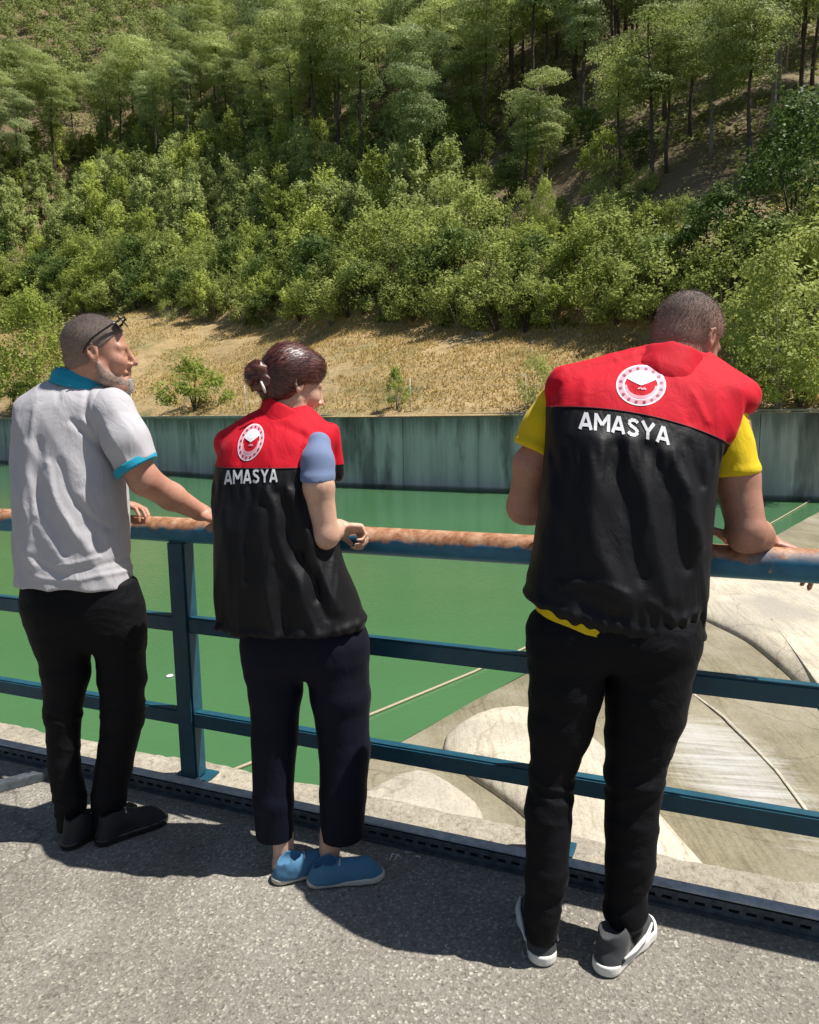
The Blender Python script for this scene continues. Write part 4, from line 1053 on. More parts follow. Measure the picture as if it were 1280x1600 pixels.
def shoe(c, yaw, L=.28, W=.05, soleh=.028, upper=None, sole=None, high=.085, names=('shoe', 'sole'), toe_up=.0, parent=None, canvas=False, stripe=None):
    """c: heel centre on the ground, yaw: direction of the toe"""
    f = np.array([math.cos(yaw), math.sin(yaw), 0]); l = np.array([-f[1], f[0], 0]); c = np.array([c[0], c[1], 0.0])
    Q = lambda a, b, z: c+f*a+l*b+np.array([0, 0, z])
    R3 = np.stack([f, l, np.array([0, 0, 1.])], 1)
    lo = np.minimum.reduce([Q(-.05, -.09, 0), Q(-.05, .09, 0), Q(L+.04, .09, 0), Q(L+.04, -.09, 0)])-.01; hi = np.maximum.reduce([Q(-.05, -.09, 0), Q(-.05, .09, 0), Q(L+.04, .09, 0), Q(L+.04, -.09, 0)])+.01
    lo[2] = -.02; hi[2] = .17
    prof = [(.035, .034, 0), (.10, .033, 0), (.17, .043, .004), (.215, .043, .003), (L-.034, .030, .004)]
    S_ = Field(lo, hi, .0035)
    X = S_.ax[0][:, None, None]; Y = S_.ax[1][None, :, None]      # straight-sided sole from the footprint
    for (a0, r0, b0), (a1, r1, b1) in zip(prof, prof[1:]):
        A, B = Q(a0*L/.28, b0, 0), Q(a1*L/.28, b1, 0); ba = B-A; tt_ = np.clip(((X-A[0])*ba[0]+(Y-A[1])*ba[1])/(ba@ba), 0, 1)
        d = np.sqrt((X-A[0]-ba[0]*tt_)**2+(Y-A[1]-ba[1]*tt_)**2)-(r0+(r1-r0)*tt_)*W/.045
        S_.merge((slice(None),)*3, np.broadcast_to(d, S_.f.shape), .008, 'add')
    S_.half(lambda X, Y, Z: np.maximum(Z-soleh, .003-Z), .006)
    U_ = Field(lo, hi, .0035); g = .006
    for (a0, r0, b0), (a1, r1, b1) in zip(prof, prof[1:]): U_.cone(Q(a0*L/.28, b0, soleh*.6), Q(a1*L/.28, b1, soleh*.6), r0*W/.045-g, r1*W/.045-g, .012)
    U_.cone(Q(.045, 0, .03), Q(.055, 0, high), .036, .034, .02); U_.cone(Q(.075, 0, high*.75), Q(L*.68, .003, .045), .034, .026, .03)
    U_.ell(Q(.058, 0, high+.012), (.036, .027, .022), R3, .008, 'sub')
    U_.half(lambda X, Y, Z: soleh-.008-Z, .003)
    U_.disp(lambda x, y, z: .0012*vn(x*60, y*60, z*60))
    me = U_.mesh(names[0], upper); o = put(names[0], me, parent)
    so = put(names[1], S_.mesh(names[1], sole), o)
    # laces
    bm = bmesh.new()
    for k in range(4):
        a = .10+.028*k; z = high*.75+(.034 if canvas else .028)-(.036*k*.62)
        add_tube(bm, [Q(a, -.022, z-.008), Q(a+.004, 0, z), Q(a, .022, z-.008)], .0026, 5)
    put('laces', bm_mesh('laces', bm, M['rubber_cream'] if canvas else M['print_white']), o)
    if stripe:
        bm = bmesh.new(); bv = bvh_of(me)
        return o, Q, bv
    return o, Q, None
def jit(x, y, z): return 0
def part_x(me, xc, names, mat):
    """separate the pieces of a mesh left and right of xc"""
    out = []
    for k in (0, 1):
        bm = bmesh.new(); bm.from_mesh(me)
        bmesh.ops.delete(bm, geom=[v for v in bm.verts if (v.co.x > xc) == (k == 0)], context='VERTS')
        m2 = bpy.data.meshes.new(names[k]); bm.to_mesh(m2); bm.free(); m2.materials.append(mat); out.append(m2)
    return out
def trouser_wr(knee_z, seedv, amp=.006):
    """loose cloth: creases gathered at the knee and over the shoe"""
    def fn(x, y, z):
        k = np.exp(-((z-knee_z)/.10)**2)+1.0*np.exp(-((z-.10)/.09)**2)+.15
        cr = 1-np.abs(vn(x*5+seedv, y*5, z*34+vn(x*8, y*8, seedv)*1.5)); cr2 = 1-np.abs(vn(x*7, y*7+seedv, z*18))
        return -(amp*k*(cr-.6)+.004*(cr2-.6)+.006*vn(x*7+seedv, y*7, z*3))
    return fn
# ================================================================== PEOPLE
import time; _t0 = time.time()
def limb(rows):
    c, r = zip(*[seg(*q) for q in rows]); return list(c), [q-.010 for q in r]
def legs_body(F, L, R_, pel, shrink=.022):
    for rows in (L, R_):
        c, r = limb(rows); F.chain(c, [max(.032, q-shrink-.004) for q in r], .02)
def hairline(x): return np.interp(x, [-.12, -.085, -.05, -.012, .004, .030, .052, .074, .085], [-.055, -.060, -.045, -.030, .004, .030, .052, .070, .088])
def piping(mesh, seam, ymax, mat, parent, name='seam_piping', r=.0018):
    pts = sorted([tuple(v.co) for v in mesh.vertices if abs(v.co.z-seam(v.co.x, v.co.y)) < 2e-5 and v.co.y < ymax])
    out = []
    for p in pts:
        if not out or p[0]-out[-1][0] > .004: out.append(p)
    if len(out) > 3:
        bm = bmesh.new(); add_tube(bm, [(x, y-.0008, z) for x, y, z in out], r, 6); put(name, bm_mesh(name, bm, mat), parent)
def cap_hair(name, c, Rm, s, mat, th=.004, h=.004, line=hairline, extra=None, dispf=None, lowback=0.0):
    c = np.array(c); F = Field(c-.17*s, c+.17*s, h)
    F.ell(c+s*(Rm@np.array((-.014, 0, .036))), (np.array((.096, .076, .088))+th)*s, Rm); 
    F.ell(c+s*(Rm@np.array((-.035, 0, -.03))), (np.array((.066, .062, .055))+th*.6)*s, Rm, .03)
    if extra: extra(F)
    def reg(X, Y, Z):
        x, y, z = (X-c[0])/s, (Y-c[1])/s, (Z-c[2])/s
        u = Rm[0, 0]*x+Rm[1, 0]*y+Rm[2, 0]*z; w_ = Rm[0, 2]*x+Rm[1, 2]*y+Rm[2, 2]*z; v = Rm[0, 1]*x+Rm[1, 1]*y+Rm[2, 1]*z
        return (line(u)-w_+.012*np.clip(np.abs(v)*12-.6, 0, 1)*0)*s*.8 + .0015*vn(X*300, Y*300, Z*300)
    F.half(reg, .003)
    if dispf: F.disp(dispf)
    return F.mesh(name, mat)

def folds_vest(seedv, tx, z_seam, z_hem, amp=.012):
    def fn(x, y, z):
        u = x-tx; dn = np.clip((z_seam-z)/.35, 0, 1)
        a = 1-np.abs(vn(u*11+seedv+dn*.6, y*2, z*1.5+seedv)); b = 1-np.abs(vn(u*24+seedv, y*3, z*2.5))
        fold = -amp*1.5*(.25+.75*dn)*(a**2-.5)-amp*.6*(b**2-.5)*dn
        pleat = -.0022*np.cos(u*210+2*vn(u*9, 0, z*3))*np.exp(-((z-z_seam+.02)/.03)**2)
        hem = -.0035*np.cos(u*170+3*vn(u*7, 0, 1))*np.exp(-((z-z_hem)/.028)**2)
        diag = -.006*(1-np.abs(vn((u+z*.6)*7+seedv, y*3, z*5)))
        return fold+pleat+hem+diag
    return fn

def creases(lst, Y, GAIN=.5):
    """cloth ridges (h > 0) and valleys (h < 0) along lines: ((px, py), ...), width, height"""
    L = [([(aty(px, py, Y)[0], aty(px, py, Y)[2]) for px, py in pts], w_, h) for pts, w_, h in lst]
    def fn(x, y, z):
        tot = np.zeros_like(x)
        k_ = GAIN
        wx, wz = x+.010*vn(x*14, y*5, z*14), z+.010*vn(x*14+9, y*5, z*14)
        for pts, w_, h in L:
            dm = np.full_like(x, 9.0)
            for i, ((x0, z0), (x1, z1)) in enumerate(zip(pts, pts[1:])):
                bx_, bz_ = x1-x0, z1-z0; t = np.clip(((wx-x0)*bx_+(wz-z0)*bz_)/(bx_*bx_+bz_*bz_), 0, 1)
                dm = np.minimum(dm, (wx-x0-bx_*t)**2+(wz-z0-bz_*t)**2)
            tot -= k_*h*np.exp(-dm/(w_*w_))
        return tot
    return fn
# ------------------------------------------------------------------ man in the yellow shirt and red/black vest (right)
def man_right():
    base = empty('person', (.47, 1.9, 0), 'man in red and black vest over yellow shirt leaning on the railing at right', 'person')
    V_ = [row(556, 1000, 1095, 2.22, .075), row(568, 960, 1122, 2.20, .10), row(584, 893, 1156, 2.185, .115), row(606, 862, 1174, 2.165, .13), row(640, 856, 1158, 2.14, .142), row(684, 853, 1134, 2.11, .15), row(722, 851, 1118, 2.09, .152),
          row(760, 848, 1116, 2.07, .152), row(800, 842, 1114, 2.055, .152), row(852, 832, 1109, 2.04, .152), row(909, 822, 1103, 2.02, .150), row(955, 815, 1100, 2.005, .146), row(1030, 812, 1098, 1.99, .14)]
    LL = [(1000, 826, 955, 1.97), (1079, 823, 946, 1.95), (1134, 822, 930, 1.935), (1207, 825, 904, 1.915), (1269, 819, 899, 1.895), (1366, 819, 895, 1.865), (1425, 815, 882, 1.855), (1462, 818, 876, 1.85)]
    RL = [(1010, 942, 1092, 1.97), (1080, 942, 1079, 1.955), (1110, 942, 1073, 1.95), (1150, 942, 1056, 1.94), (1211, 943, 1040, 1.925), (1289, 942, 1031, 1.905), (1347, 943, 1027, 1.89), (1420, 940, 1013, 1.875), (1468, 948, 1004, 1.87)]
    hc = aty(1074, 533, 2.24); Rm = frame((.74, .54, -.58)); s = 1.05
    shR, shL = aty(1136, 660, 2.13), aty(872, 650, 2.16)
    elR = aty(1166, 836, 2.06); wrR = aty(1196, 846, 2.13); elL = aty(820, 792, 2.24)
    wrL = np.array([*rl(rail_s(1050, 1.1), -.01)[:2], 1.098])
    B = Field(np.array([.22, 1.62, -.01]), np.array([1.22, 2.52, 1.88]), .0048)
    B.slices(V_[:-2], tilt=-.05, tx=.6, shrink=.03, cap=.03); 
    B.slices([row(960, 840, 1080, 1.98, .10), row(1000, 860, 1060, 1.97, .09)], shrink=.02)
    legs_body(B, LL, RL, None)
    head(B, hc, Rm, s)
    nk = hc+s*(Rm@np.array((-.035, 0, -.07))); B.cone(hc+s*(Rm@np.array((-.03, 0, -.02))), aty(1044, 580, 2.19), .064*s, .072, .03)
    B.chain([shR, aty(1150, 745, 2.10), elR+np.array((0, 0, .02))], [.060, .060, .050], .02); B.chain([elR, (elR+wrR)/2+np.array((0, 0, .006)), wrR], [.052, .046, .031], .02)
    B.chain([shL+np.array((.02, .02, -.02)), aty(832, 725, 2.2), elL], [.040, .052, .050], .02); B.chain([elL, (elL*.55+wrL*.45), wrL], [.050, .046, .032], .02)
    d = RD*-1; hand(B, wrR, (.55, -.10, -.22), (-.1, -.25, -.95), 1, (.35, .75, .5), 1.05, .3)
    hand(B, wrL, (RD[0], RD[1], -.06), (0, -.3, -1), -1, (.2, .35, .3), 1.05, .2)
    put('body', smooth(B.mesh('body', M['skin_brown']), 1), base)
    # trousers
    T = Field([.22, 1.62, .02], [1.0, 2.25, 1.06], .0055)
    for rows in (LL, RL):
        c, r = limb(rows); T.chain(c, r, .012)
    T.slices([row(955, 826, 1094, 1.99, .13), row(990, 826, 1092, 1.98, .13), row(1015, 832, 1084, 1.97, .118), row(1036, 846, 1066, 1.96, .09)], n=2.2, k=.045, shrink=.008)
    hl, hr = aty(850, 1460, 1.85)[2], aty(975, 1462, 1.87)[2]; T.half(lambda X, Y, Z: np.where(X < .45, hl+.35*(Y-1.85), hr+.25*(Y-1.87))-Z, .006)
    T.disp(trouser_wr(.46, 3, .010)); T.disp(lambda x, y, z: -.004*(1-np.abs(vn(x*9, y*9, z*60)))*np.exp(-((z-.48)/.09)**2)*(x > .56))
    put('trousers', smooth(T.mesh('trousers', M['trousers_black']), 1), base)
    # vest: yoke above the seam, black panel below
    zs = V_[4][0]; G = Field([.20, 1.70, .70], [1.12, 2.5, 1.76], .005)
    G.slices(V_, tilt=-.05, tx=.6, cap=.03, n=2.5, shrink=.008)
    G.cone(aty(1010, 568, 2.2), aty(884, 598, 2.17), .05, .044, .03); G.cone(aty(1085, 575, 2.2), aty(1156, 620, 2.14), .05, .05, .03)
    # open armhole flap on the right shoulder
    G.cone(aty(1120, 600, 2.14), aty(1163, 628, 2.10), .035, .022, .02); G.cone(aty(1140, 618, 2.09), aty(1128, 676, 2.06), .028, .024, .02)
    hem0, hem1 = aty(815, 956, 1.86), aty(1085, 1014, 1.86)
    hz = lambda x: hem0[2]+(hem1[2]-hem0[2])*(x-hem0[0])/(hem1[0]-hem0[0])
    G.half(lambda X, Y, Z: (hz(X)+.03*(Y-1.86)-Z), .012)
    G.disp(folds_vest(1.7, .55, 1.33, .90, .010))
    cr = creases([(((935, 690), (922, 780), (925, 860), (955, 925)), .030, .024), (((984, 690), (1000, 760), (1022, 850), (1030, 925)), .022, .020), (((1048, 705), (1078, 780), (1088, 850)), .018, .018),
        (((962, 700), (968, 790), (992, 890)), .020, -.018), (((1015, 700), (1045, 780), (1062, 880)), .018, -.018), (((890, 700), (880, 800), (870, 900)), .022, -.012), (((1085, 700), (1098, 760)), .012, -.012),
        (((870, 905), (915, 900), (965, 915)), .010, .010), (((1000, 930), (1040, 960), (1080, 950)), .012, .012), (((900, 930), (960, 950)), .012, -.010),
        (((890, 600), (880, 628)), .012, -.010), (((1080, 610), (1090, 660)), .014, -.008), (((1105, 615), (1120, 660)), .010, .010), (((930, 590), (925, 625)), .012, .006)], 1.95)
    G.disp(lambda x, y, z: cr(x, y, z)*(y < 2.15), .05)
    # hem casing
    G.disp(lambda x, y, z: -.004*np.exp(-((z-hz(x)-.018)/.012)**2))
    me = smooth(G.mesh('vest', M['vest_black']), 2)
    bw = aty(861, 636, 2.04), aty(970, 640, 1.965), aty(1060, 661, 1.96), aty(1127, 686, 2.0)
    sx = [q[0] for q in bw]; sz = [q[2] for q in bw]; pf = np.polyfit(sx, sz, 2)
    seam = lambda x, y: float(np.polyval(pf, min(max(x, .3), .92)))
    up, lo = split(me, seam, ('vest_yoke', 'vest'), (M['vest_red'], M['vest_black']))
    bvh = bvh_of(up, lo)
    ve = put('vest', lo, base); piping(up, seam, 2.1, M['trim_dark'], ve); yo = put('yoke', up, ve)
    # raised seam piping
    bm = bmesh.new()
    # collar
    K = Field([.45, 1.95, 1.4], [.92, 2.45, 1.8], .004)
    c0, c1 = aty(1036, 600, 2.17), aty(1062, 535, 2.235)
    K.cone(c0, c1, .100, .080, 0); K.cone(c0-.3*(c1-c0), c1+.8*(c1-c0), .090, .068, .004, 'sub')
    pa, pb = aty(990, 534, 2.2), aty(1112, 588, 2.2); sl_ = (pb[2]-pa[2])/(pb[0]-pa[0])
    K.half(lambda X, Y, Z: Z-(pa[2]+sl_*.85*np.clip(X-pa[0]-.09, 0, 1)-.006-.10*(Y-2.12)), .006)
    K.disp(lambda x, y, z: -.004*(1-np.abs(vn(x*20, y*20, z*9))))
    put('collar', smooth(K.mesh('collar', M['vest_red']), 1), ve)
    # yellow shirt: sleeves and the strip showing under the hem
    Y_ = Field([.18, 1.75, .84], [1.15, 2.45, 1.62], .005)
    Y_.chain([shR+np.array((-.02, 0, .02)), aty(1147, 742, 2.10)], [.066, .067], .02)
    Y_.chain([aty(862, 632, 2.21), aty(850, 670, 2.20), aty(834, 706, 2.19)], [.045, .058, .062], .02)
    a = aty(1148, 741, 2.10); b_ = aty(831, 703, 2.19)
    Y_.half(lambda X, Y, Z: np.where(X > .7, a[2]+.004-Z+.10*(X-a[0]), b_[2]+.004-Z-.5*(X-b_[0])), .006)
    Y_.disp(lambda x, y, z: -.005*(1-np.abs(vn(x*14, y*14, z*12+x*8))))
    Y_.disp(lambda x, y, z: -.003*np.exp(-((z-np.where(x > .7, a[2]+.10*(x-a[0])+.016, b_[2]-.5*(x-b_[0])+.016))/.012)**2)*(z > 1.1))
    for m2 in part_x(smooth(Y_.mesh('shirt', M['shirt_yellow']), 1), .7, ('sleeve', 'sleeve'), M['shirt_yellow']): put('shirt_sleeve', m2, base)
    Y2 = Field([.18, 1.75, .78], [1.15, 2.45, 1.1], .005)
    Y2.slices([row(925, 836, 1010, 1.99, .112), row(977, 840, 1000, 1.985, .126)], tilt=-.10, tx=.42, cap=.006)
    put('shirt_hem', smooth(Y2.mesh('shirt_hem', M['shirt_yellow']), 1), base)
    # print on the back
    def fw(u, v): return (904+143*u + 1*v, 670+26*u-1.5*math.sin(u*3.1)*3 - 27*v)
    lettering(bvh, fw, ve)
    def fe(u, v): return (1002+39*u+3*v*.6, 602+1.5*u-32*v)
    emblem(bvh, fe, base, ve)
    # hair
    hm = cap_hair('hair', hc, Rm, s, M['hair_dark'], .0055, .004)
    ho = put('hair', hm, base); fuzz(hm, 'hair_strands', M['hair_dark'], 11000, .007, .0006, ho, (0, 0, -.2), 3)
    for rows in (LL, RL):
        c_, r_ = seg(*rows[-1]); bm = bmesh.new(); add_tube(bm, [c_+np.array((0, .005, .06)), c_+np.array((0, .01, 0)), (c_[0], c_[1]+.02, .07)], [r_-.004, r_-.005, r_-.008], 20); put('sock', bm_mesh('sock', bm, M['trousers_black'], True), base)
    # shoes
    p = atz(850, 1512, 0); o, Q, _ = shoe((p[0], p[1]+.0), math.radians(88), .27, .050, .030, M['suede_grey'], M['rubber_white'], .09, parent=base)
    p = atz(946, 1527, 0); o2, Q2, _ = shoe((p[0]-.012, p[1]+.004), math.radians(46), .275, .050, .032, M['suede_grey'], M['rubber_white'], .09, parent=base)
    for o_, Qf in ((o, Q), (o2, Q2)):     # white side stripe
        for sd_ in (-1, 1):
            bm = bmesh.new(); add_tube(bm, [Qf(.045, sd_*.043, .045), Qf(.10, sd_*.044, .040), Qf(.16, sd_*.048, .052), Qf(.20, sd_*.040, .060)], [.003, .006, .006, .003], 6)
            put('side_stripe', bm_mesh('stripe', bm, M['rubber_white'], True), o_)
man_right(); print('man right', time.time()-_t0)

def comb(me, target, parent, n=9000):
    """thin strands lying on the hair, combed towards the bun"""
    rng = np.random.default_rng(31); nv = len(me.vertices); co = np.array([v.co[:] for v in me.vertices]); no = np.array([v.normal[:] for v in me.vertices])
    idx = rng.integers(0, nv, n); P0 = co[idx]+rng.normal(size=(n, 3))*.0015; N = no[idx]; d = target[None]-P0; dist = np.linalg.norm(d, axis=1); d -= N*(d*N).sum(1)[:, None]; d /= np.linalg.norm(d, axis=1)[:, None]
    d += rng.normal(size=(n, 3))*.06; ok = dist > .055; P0, N, d = P0[ok], N[ok], d[ok]; n = len(P0); ln = rng.uniform(.012, .034, n)[:, None]; A = np.cross(N, d); w_ = rng.uniform(.0004, .0010, n)[:, None]
    P1 = P0+d*ln*.5+N*.0014; P2 = P0+d*ln-N*ln*ln*2.4
    V = np.stack([P0-N*.001, P1-A*w_, P1+A*w_, P2-N*.0008], 1).reshape(-1, 3)
    o = put('hair_strands', np_mesh('hair_strands', V, np.arange(4*n).reshape(n, 4)[:, [0, 1, 3, 2]], M['hair_auburn'])); o.parent = parent; tag(o, kind='stuff')
# ------------------------------------------------------------------ woman in the middle
def woman():
    base = empty('person', (-.28, 2.27, 0), 'woman with auburn bun, red and black vest and blue canvas shoes in the middle', 'person')
    V_ = [row(640, 420, 478, 2.46, .06), row(652, 400, 494, 2.455, .085), row(666, 372, 510, 2.45, .10), row(690, 344, 520, 2.44, .125), row(725, 333, 524, 2.425, .135), row(760, 329, 525, 2.415, .14),
          row(810, 329, 522, 2.40, .142), row(860, 331, 526, 2.39, .145), row(907, 336, 545, 2.38, .148), row(950, 340, 560, 2.375, .15), row(985, 344, 568, 2.37, .15), row(1015, 346, 570, 2.37, .145)]
    LL = [(1010, 378, 478, 2.35), (1080, 386, 476, 2.33), (1150, 390, 468, 2.31), (1250, 393, 462, 2.28), (1330, 399, 462, 2.27)]
    RL = [(1010, 470, 574, 2.35), (1090, 482, 582, 2.33), (1170, 496, 581, 2.31), (1240, 497, 575, 2.28), (1340, 497, 569, 2.26)]
    hc = aty(459, 602, 2.49); Rm = frame((.80, .42, -.30)); s = .97
    shR, shL = aty(498, 694, 2.375), aty(368, 700, 2.50)
    elR, wrR = aty(508, 836, 2.315), aty(528, 824, 2.45)
    elL = aty(366, 830, 2.56); wrL = np.array([*rl(rail_s(470, 1.07), -.01)[:2], 1.085])
    B = Field([-.78, 1.98, -.01], [.05, 2.80, 1.72], .0048)
    B.slices(V_[:-2], shrink=.03, cap=.03); B.slices([row(960, 390, 550, 2.37, .09), row(1010, 405, 545, 2.355, .08)], shrink=.02)
    for cc in (((440, 1240, 2.28), (444, 1352, 2.26)), ((520, 1240, 2.28), (513, 1362, 2.235))):
        a, b_ = aty(*cc[0]), aty(*cc[1]); B.cone(a, b_, .034, .033, .012)
        B.cone(b_, b_+np.array((.03, .01, -.02)), .034, .03, .02)
    legs_body(B, [q for q in LL[:4]], [q for q in RL[:4]], None, .03)
    head(B, hc, Rm, s, True)
    B.cone(hc+s*(Rm@np.array((-.03, 0, -.03))), aty(440, 668, 2.45), .047, .056, .03)
    B.chain([shR, aty(498, 760, 2.31), elR], [.034, .045, .041], .02); B.chain([elR, (elR+wrR)/2, wrR], [.041, .035, .026], .02)
    B.chain([shL, elL], [.044, .038], .02); B.chain([elL, wrL], [.037, .026], .02)
    hand(B, wrR, (.22, .10, -.03), (-.2, -.5, -.8), 1, (1.1, 1.2, .8), .90, .5)
    hand(B, wrL, (RD[0], RD[1], 0), (0, -.3, -1), -1, (.3, .5, .4), .9, .2)
    put('body', smooth(B.mesh('body', M['skin_fair']), 1), base)
    T = Field([-.62, 2.05, .10], [.05, 2.62, .98], .0055)
    for rows in (LL, RL):
        c, r = limb(rows); T.chain(c, r, .012)
    T.slices([row(950, 376, 558, 2.37, .125), row(1005, 378, 572, 2.35, .12), row(1030, 384, 568, 2.34, .108), row(1048, 396, 556, 2.34, .085)], n=2.2, k=.045, shrink=.008)
    h1, h2 = aty(430, 1312, 2.27)[2], aty(532, 1327, 2.25)[2]
    T.half(lambda X, Y, Z: np.where(X < aty(479, 1300, 2.27)[0], h1, h2)-Z, .004)
    T.disp(lambda x, y, z: -.005*(1-np.abs(vn(x*9, y*9, z*4+2)))-.004*vn(x*5, y*5, z*16)*np.exp(-((z-.46)/.14)**2)+.0)
    put('trousers', smooth(T.mesh('trousers', M['trousers_navy']), 1), base)
    G = Field([-.80, 2.10, .76], [.05, 2.75, 1.55], .005)
    G.slices(V_, cap=.03, n=2.4, shrink=.010); G.cone(aty(425, 655, 2.45), aty(356, 692, 2.45), .042, .042, .03); G.cone(aty(475, 655, 2.45), aty(508, 684, 2.44), .04, .034, .03)
    G.cone(aty(519, 672, 2.45), aty(526, 740, 2.47), .02, .02, .02)
    hz0, hz1 = aty(345, 996, 2.25), aty(570, 992, 2.3)
    hzc = aty(440, 1004, 2.22)[2]; hz = lambda x: hzc+.10*np.clip(x+.28, 0, 1)
    G.half(lambda X, Y, Z: hz(X)-Z, .01)
    G.disp(folds_vest(5.2, -.4, 1.23, hzc, .011)); G.disp(lambda x, y, z: -.011*np.clip((1.2-z)/.4, 0, 1)*(1-2*np.abs(vn((x*1.0-z*.42)*9+7, y*2, z*1.5)))*np.clip((x+.42)*6, 0, 1))
    cr = creases([(((420, 765), (440, 840), (470, 910), (500, 985)), .016, .018), (((452, 770), (488, 850), (530, 950)), .014, .018), (((405, 800), (418, 900), (432, 985)), .018, .016), (((436, 770), (462, 850), (500, 930)), .012, -.016),
        (((470, 860), (515, 960)), .012, -.014), (((432, 880), (450, 980)), .012, -.012), (((350, 800), (356, 960)), .02, .010), (((395, 760), (385, 900)), .016, -.010), (((380, 700), (372, 724)), .010, -.008), (((465, 680), (470, 728)), .012, -.010), (((430, 665), (480, 690)), .010, -.008)], 2.28)
    G.disp(lambda x, y, z: cr(x, y, z)*(y < 2.42), .05)
    G.disp(lambda x, y, z: -.005*np.exp(-((z-hz(x)-.02)/.013)**2))
    me = smooth(G.mesh('vest', M['vest_black']), 2)
    z0, z1 = aty(332, 727, 2.42), aty(468, 732, 2.29); pf = lambda x, y: float(z0[2]+(z1[2]-z0[2])*(x-z0[0])/(z1[0]-z0[0]))
    up, lo = split(me, pf, ('vest_yoke', 'vest'), (M['vest_red'], M['vest_black'])); bvh = bvh_of(up, lo)
    ve = put('vest', lo, base); piping(up, pf, 2.40, M['trim_dark'], ve); put('yoke', up, ve)
    K = Field([-.56, 2.25, 1.30], [-.18, 2.66, 1.58], .004); c0, c1 = aty(440, 680, 2.45), aty(446, 636, 2.47)
    K.cone(c0, c1, .088, .072, 0); K.cone(c0-.3*(c1-c0), c1+.8*(c1-c0), .078, .060, .004, 'sub')
    pa, pb = aty(420, 620, 2.46), aty(492, 662, 2.46); sl_ = (pb[2]-pa[2])/(pb[0]-pa[0])
    K.half(lambda X, Y, Z: Z-(pa[2]+sl_*.75*np.maximum(X-pa[0], 0)), .006); K.disp(lambda x, y, z: -.004*(1-np.abs(vn(x*20, y*20, z*9))))
    put('collar', smooth(K.mesh('collar', M['vest_red']), 1), ve)
    Y_ = Field([-.78, 2.2, 1.1], [.0, 2.7, 1.45], .005); a = aty(497, 752, 2.31)
    Y_.chain([aty(498, 694, 2.375), aty(497, 722, 2.335), aty(496, 760, 2.31)], [.036, .047, .051], .02)
    Y_.half(lambda X, Y, Z: a[2]-Z, .005); Y_.disp(lambda x, y, z: -.003*(1-np.abs(vn(x*14, y*14, z*10)))-.0025*np.exp(-((z-a[2]-.018)/.01)**2))
    put('shirt', smooth(Y_.mesh('shirt', M['shirt_blue']), 1), base)
    lettering(bvh, lambda u, v: (350+84*u, 757-4*u-22*v), ve)
    emblem(bvh, lambda u, v: (392+20*u+5*v, 691-3*u-29*v), base, ve)
    # hair: swept back to a loose bun
    bun = aty(407, 588, 2.44)
    def line(x): return np.interp(x, [-.12, -.085, -.05, -.02, .0, .02, .045, .07, .085, .1], [-.085, -.085, -.070, -.050, -.012, .008, .018, .030, .052, .09])
    gro = lambda x, y, z: .0010*np.sin(150*np.arctan2(z-bun[2]-.6*(x-bun[0])*.1, np.hypot(x-bun[0]+.12, y-bun[1]))+3*vn(x*14, y*14, z*14)) - .004*vn(x*18, y*18, z*18)
    def ex(F): F.ell(hc+s*(Rm@np.array((.045, 0, .075))), np.array((.045, .06, .04))*s, Rm, .02)
    hm = cap_hair('hair', hc, Rm, s, M['hair_auburn'], .012, .004, line, ex, gro); hm = smooth(hm, 1); ho = put('hair', hm, base); comb(hm, bun-np.array((-.28, 2.27, 0)), ho)
    Bn = Field(bun-.10, bun+.10, .004); rr = np.random.default_rng(4)
    Bn.ell(bun, (.036, .032, .044), None, .01)
    for k in range(9):
        a = 2*math.pi*k/9; Bn.ell(bun+np.array((.022*math.cos(a)-.004, -.012+.01*math.cos(k*2), .030*math.sin(a))), (.021, .018, .017), None, .004)
    Bn.cone(bun+np.array((.02, .0, -.01)), bun+np.array((.06, .02, -.0)), .028, .03, .02)
    Bn.disp(lambda x, y, z: .003*np.sin(170*np.sqrt((x-bun[0])**2+(z-bun[2])**2)+5*vn(x*20, y*20, z*20))-.006*(1-2*np.abs(vn(x*32, y*32, z*32))))
    bo = put('bun', Bn.mesh('bun', M['hair_auburn']), ho)
    fuzz(bo.data, 'loose_strands', M['hair_auburn'], 500, .018, .0007, bo, (-.2, 0, -.2), 5)
    bm = bmesh.new(); add_tube(bm, [aty(408, 596, 2.385), aty(412, 606, 2.38), aty(415, 614, 2.385)], [.003, .0045, .003], 6); put('hair_clip', bm_mesh('clip', bm, M['rubber_white'], True), ho)
    p = atz(419, 1383, 0); shoe((p[0]+.01, p[1]+.01), math.radians(22), .245, .043, .022, M['canvas_blue'], M['rubber_cream'], .055, parent=base, canvas=True)
    p = atz(478, 1390, 0); shoe((p[0], p[1]+.02), math.radians(9), .26, .043, .022, M['canvas_blue'], M['rubber_cream'], .055, parent=base, canvas=True)
woman(); print('woman', time.time()-_t0)

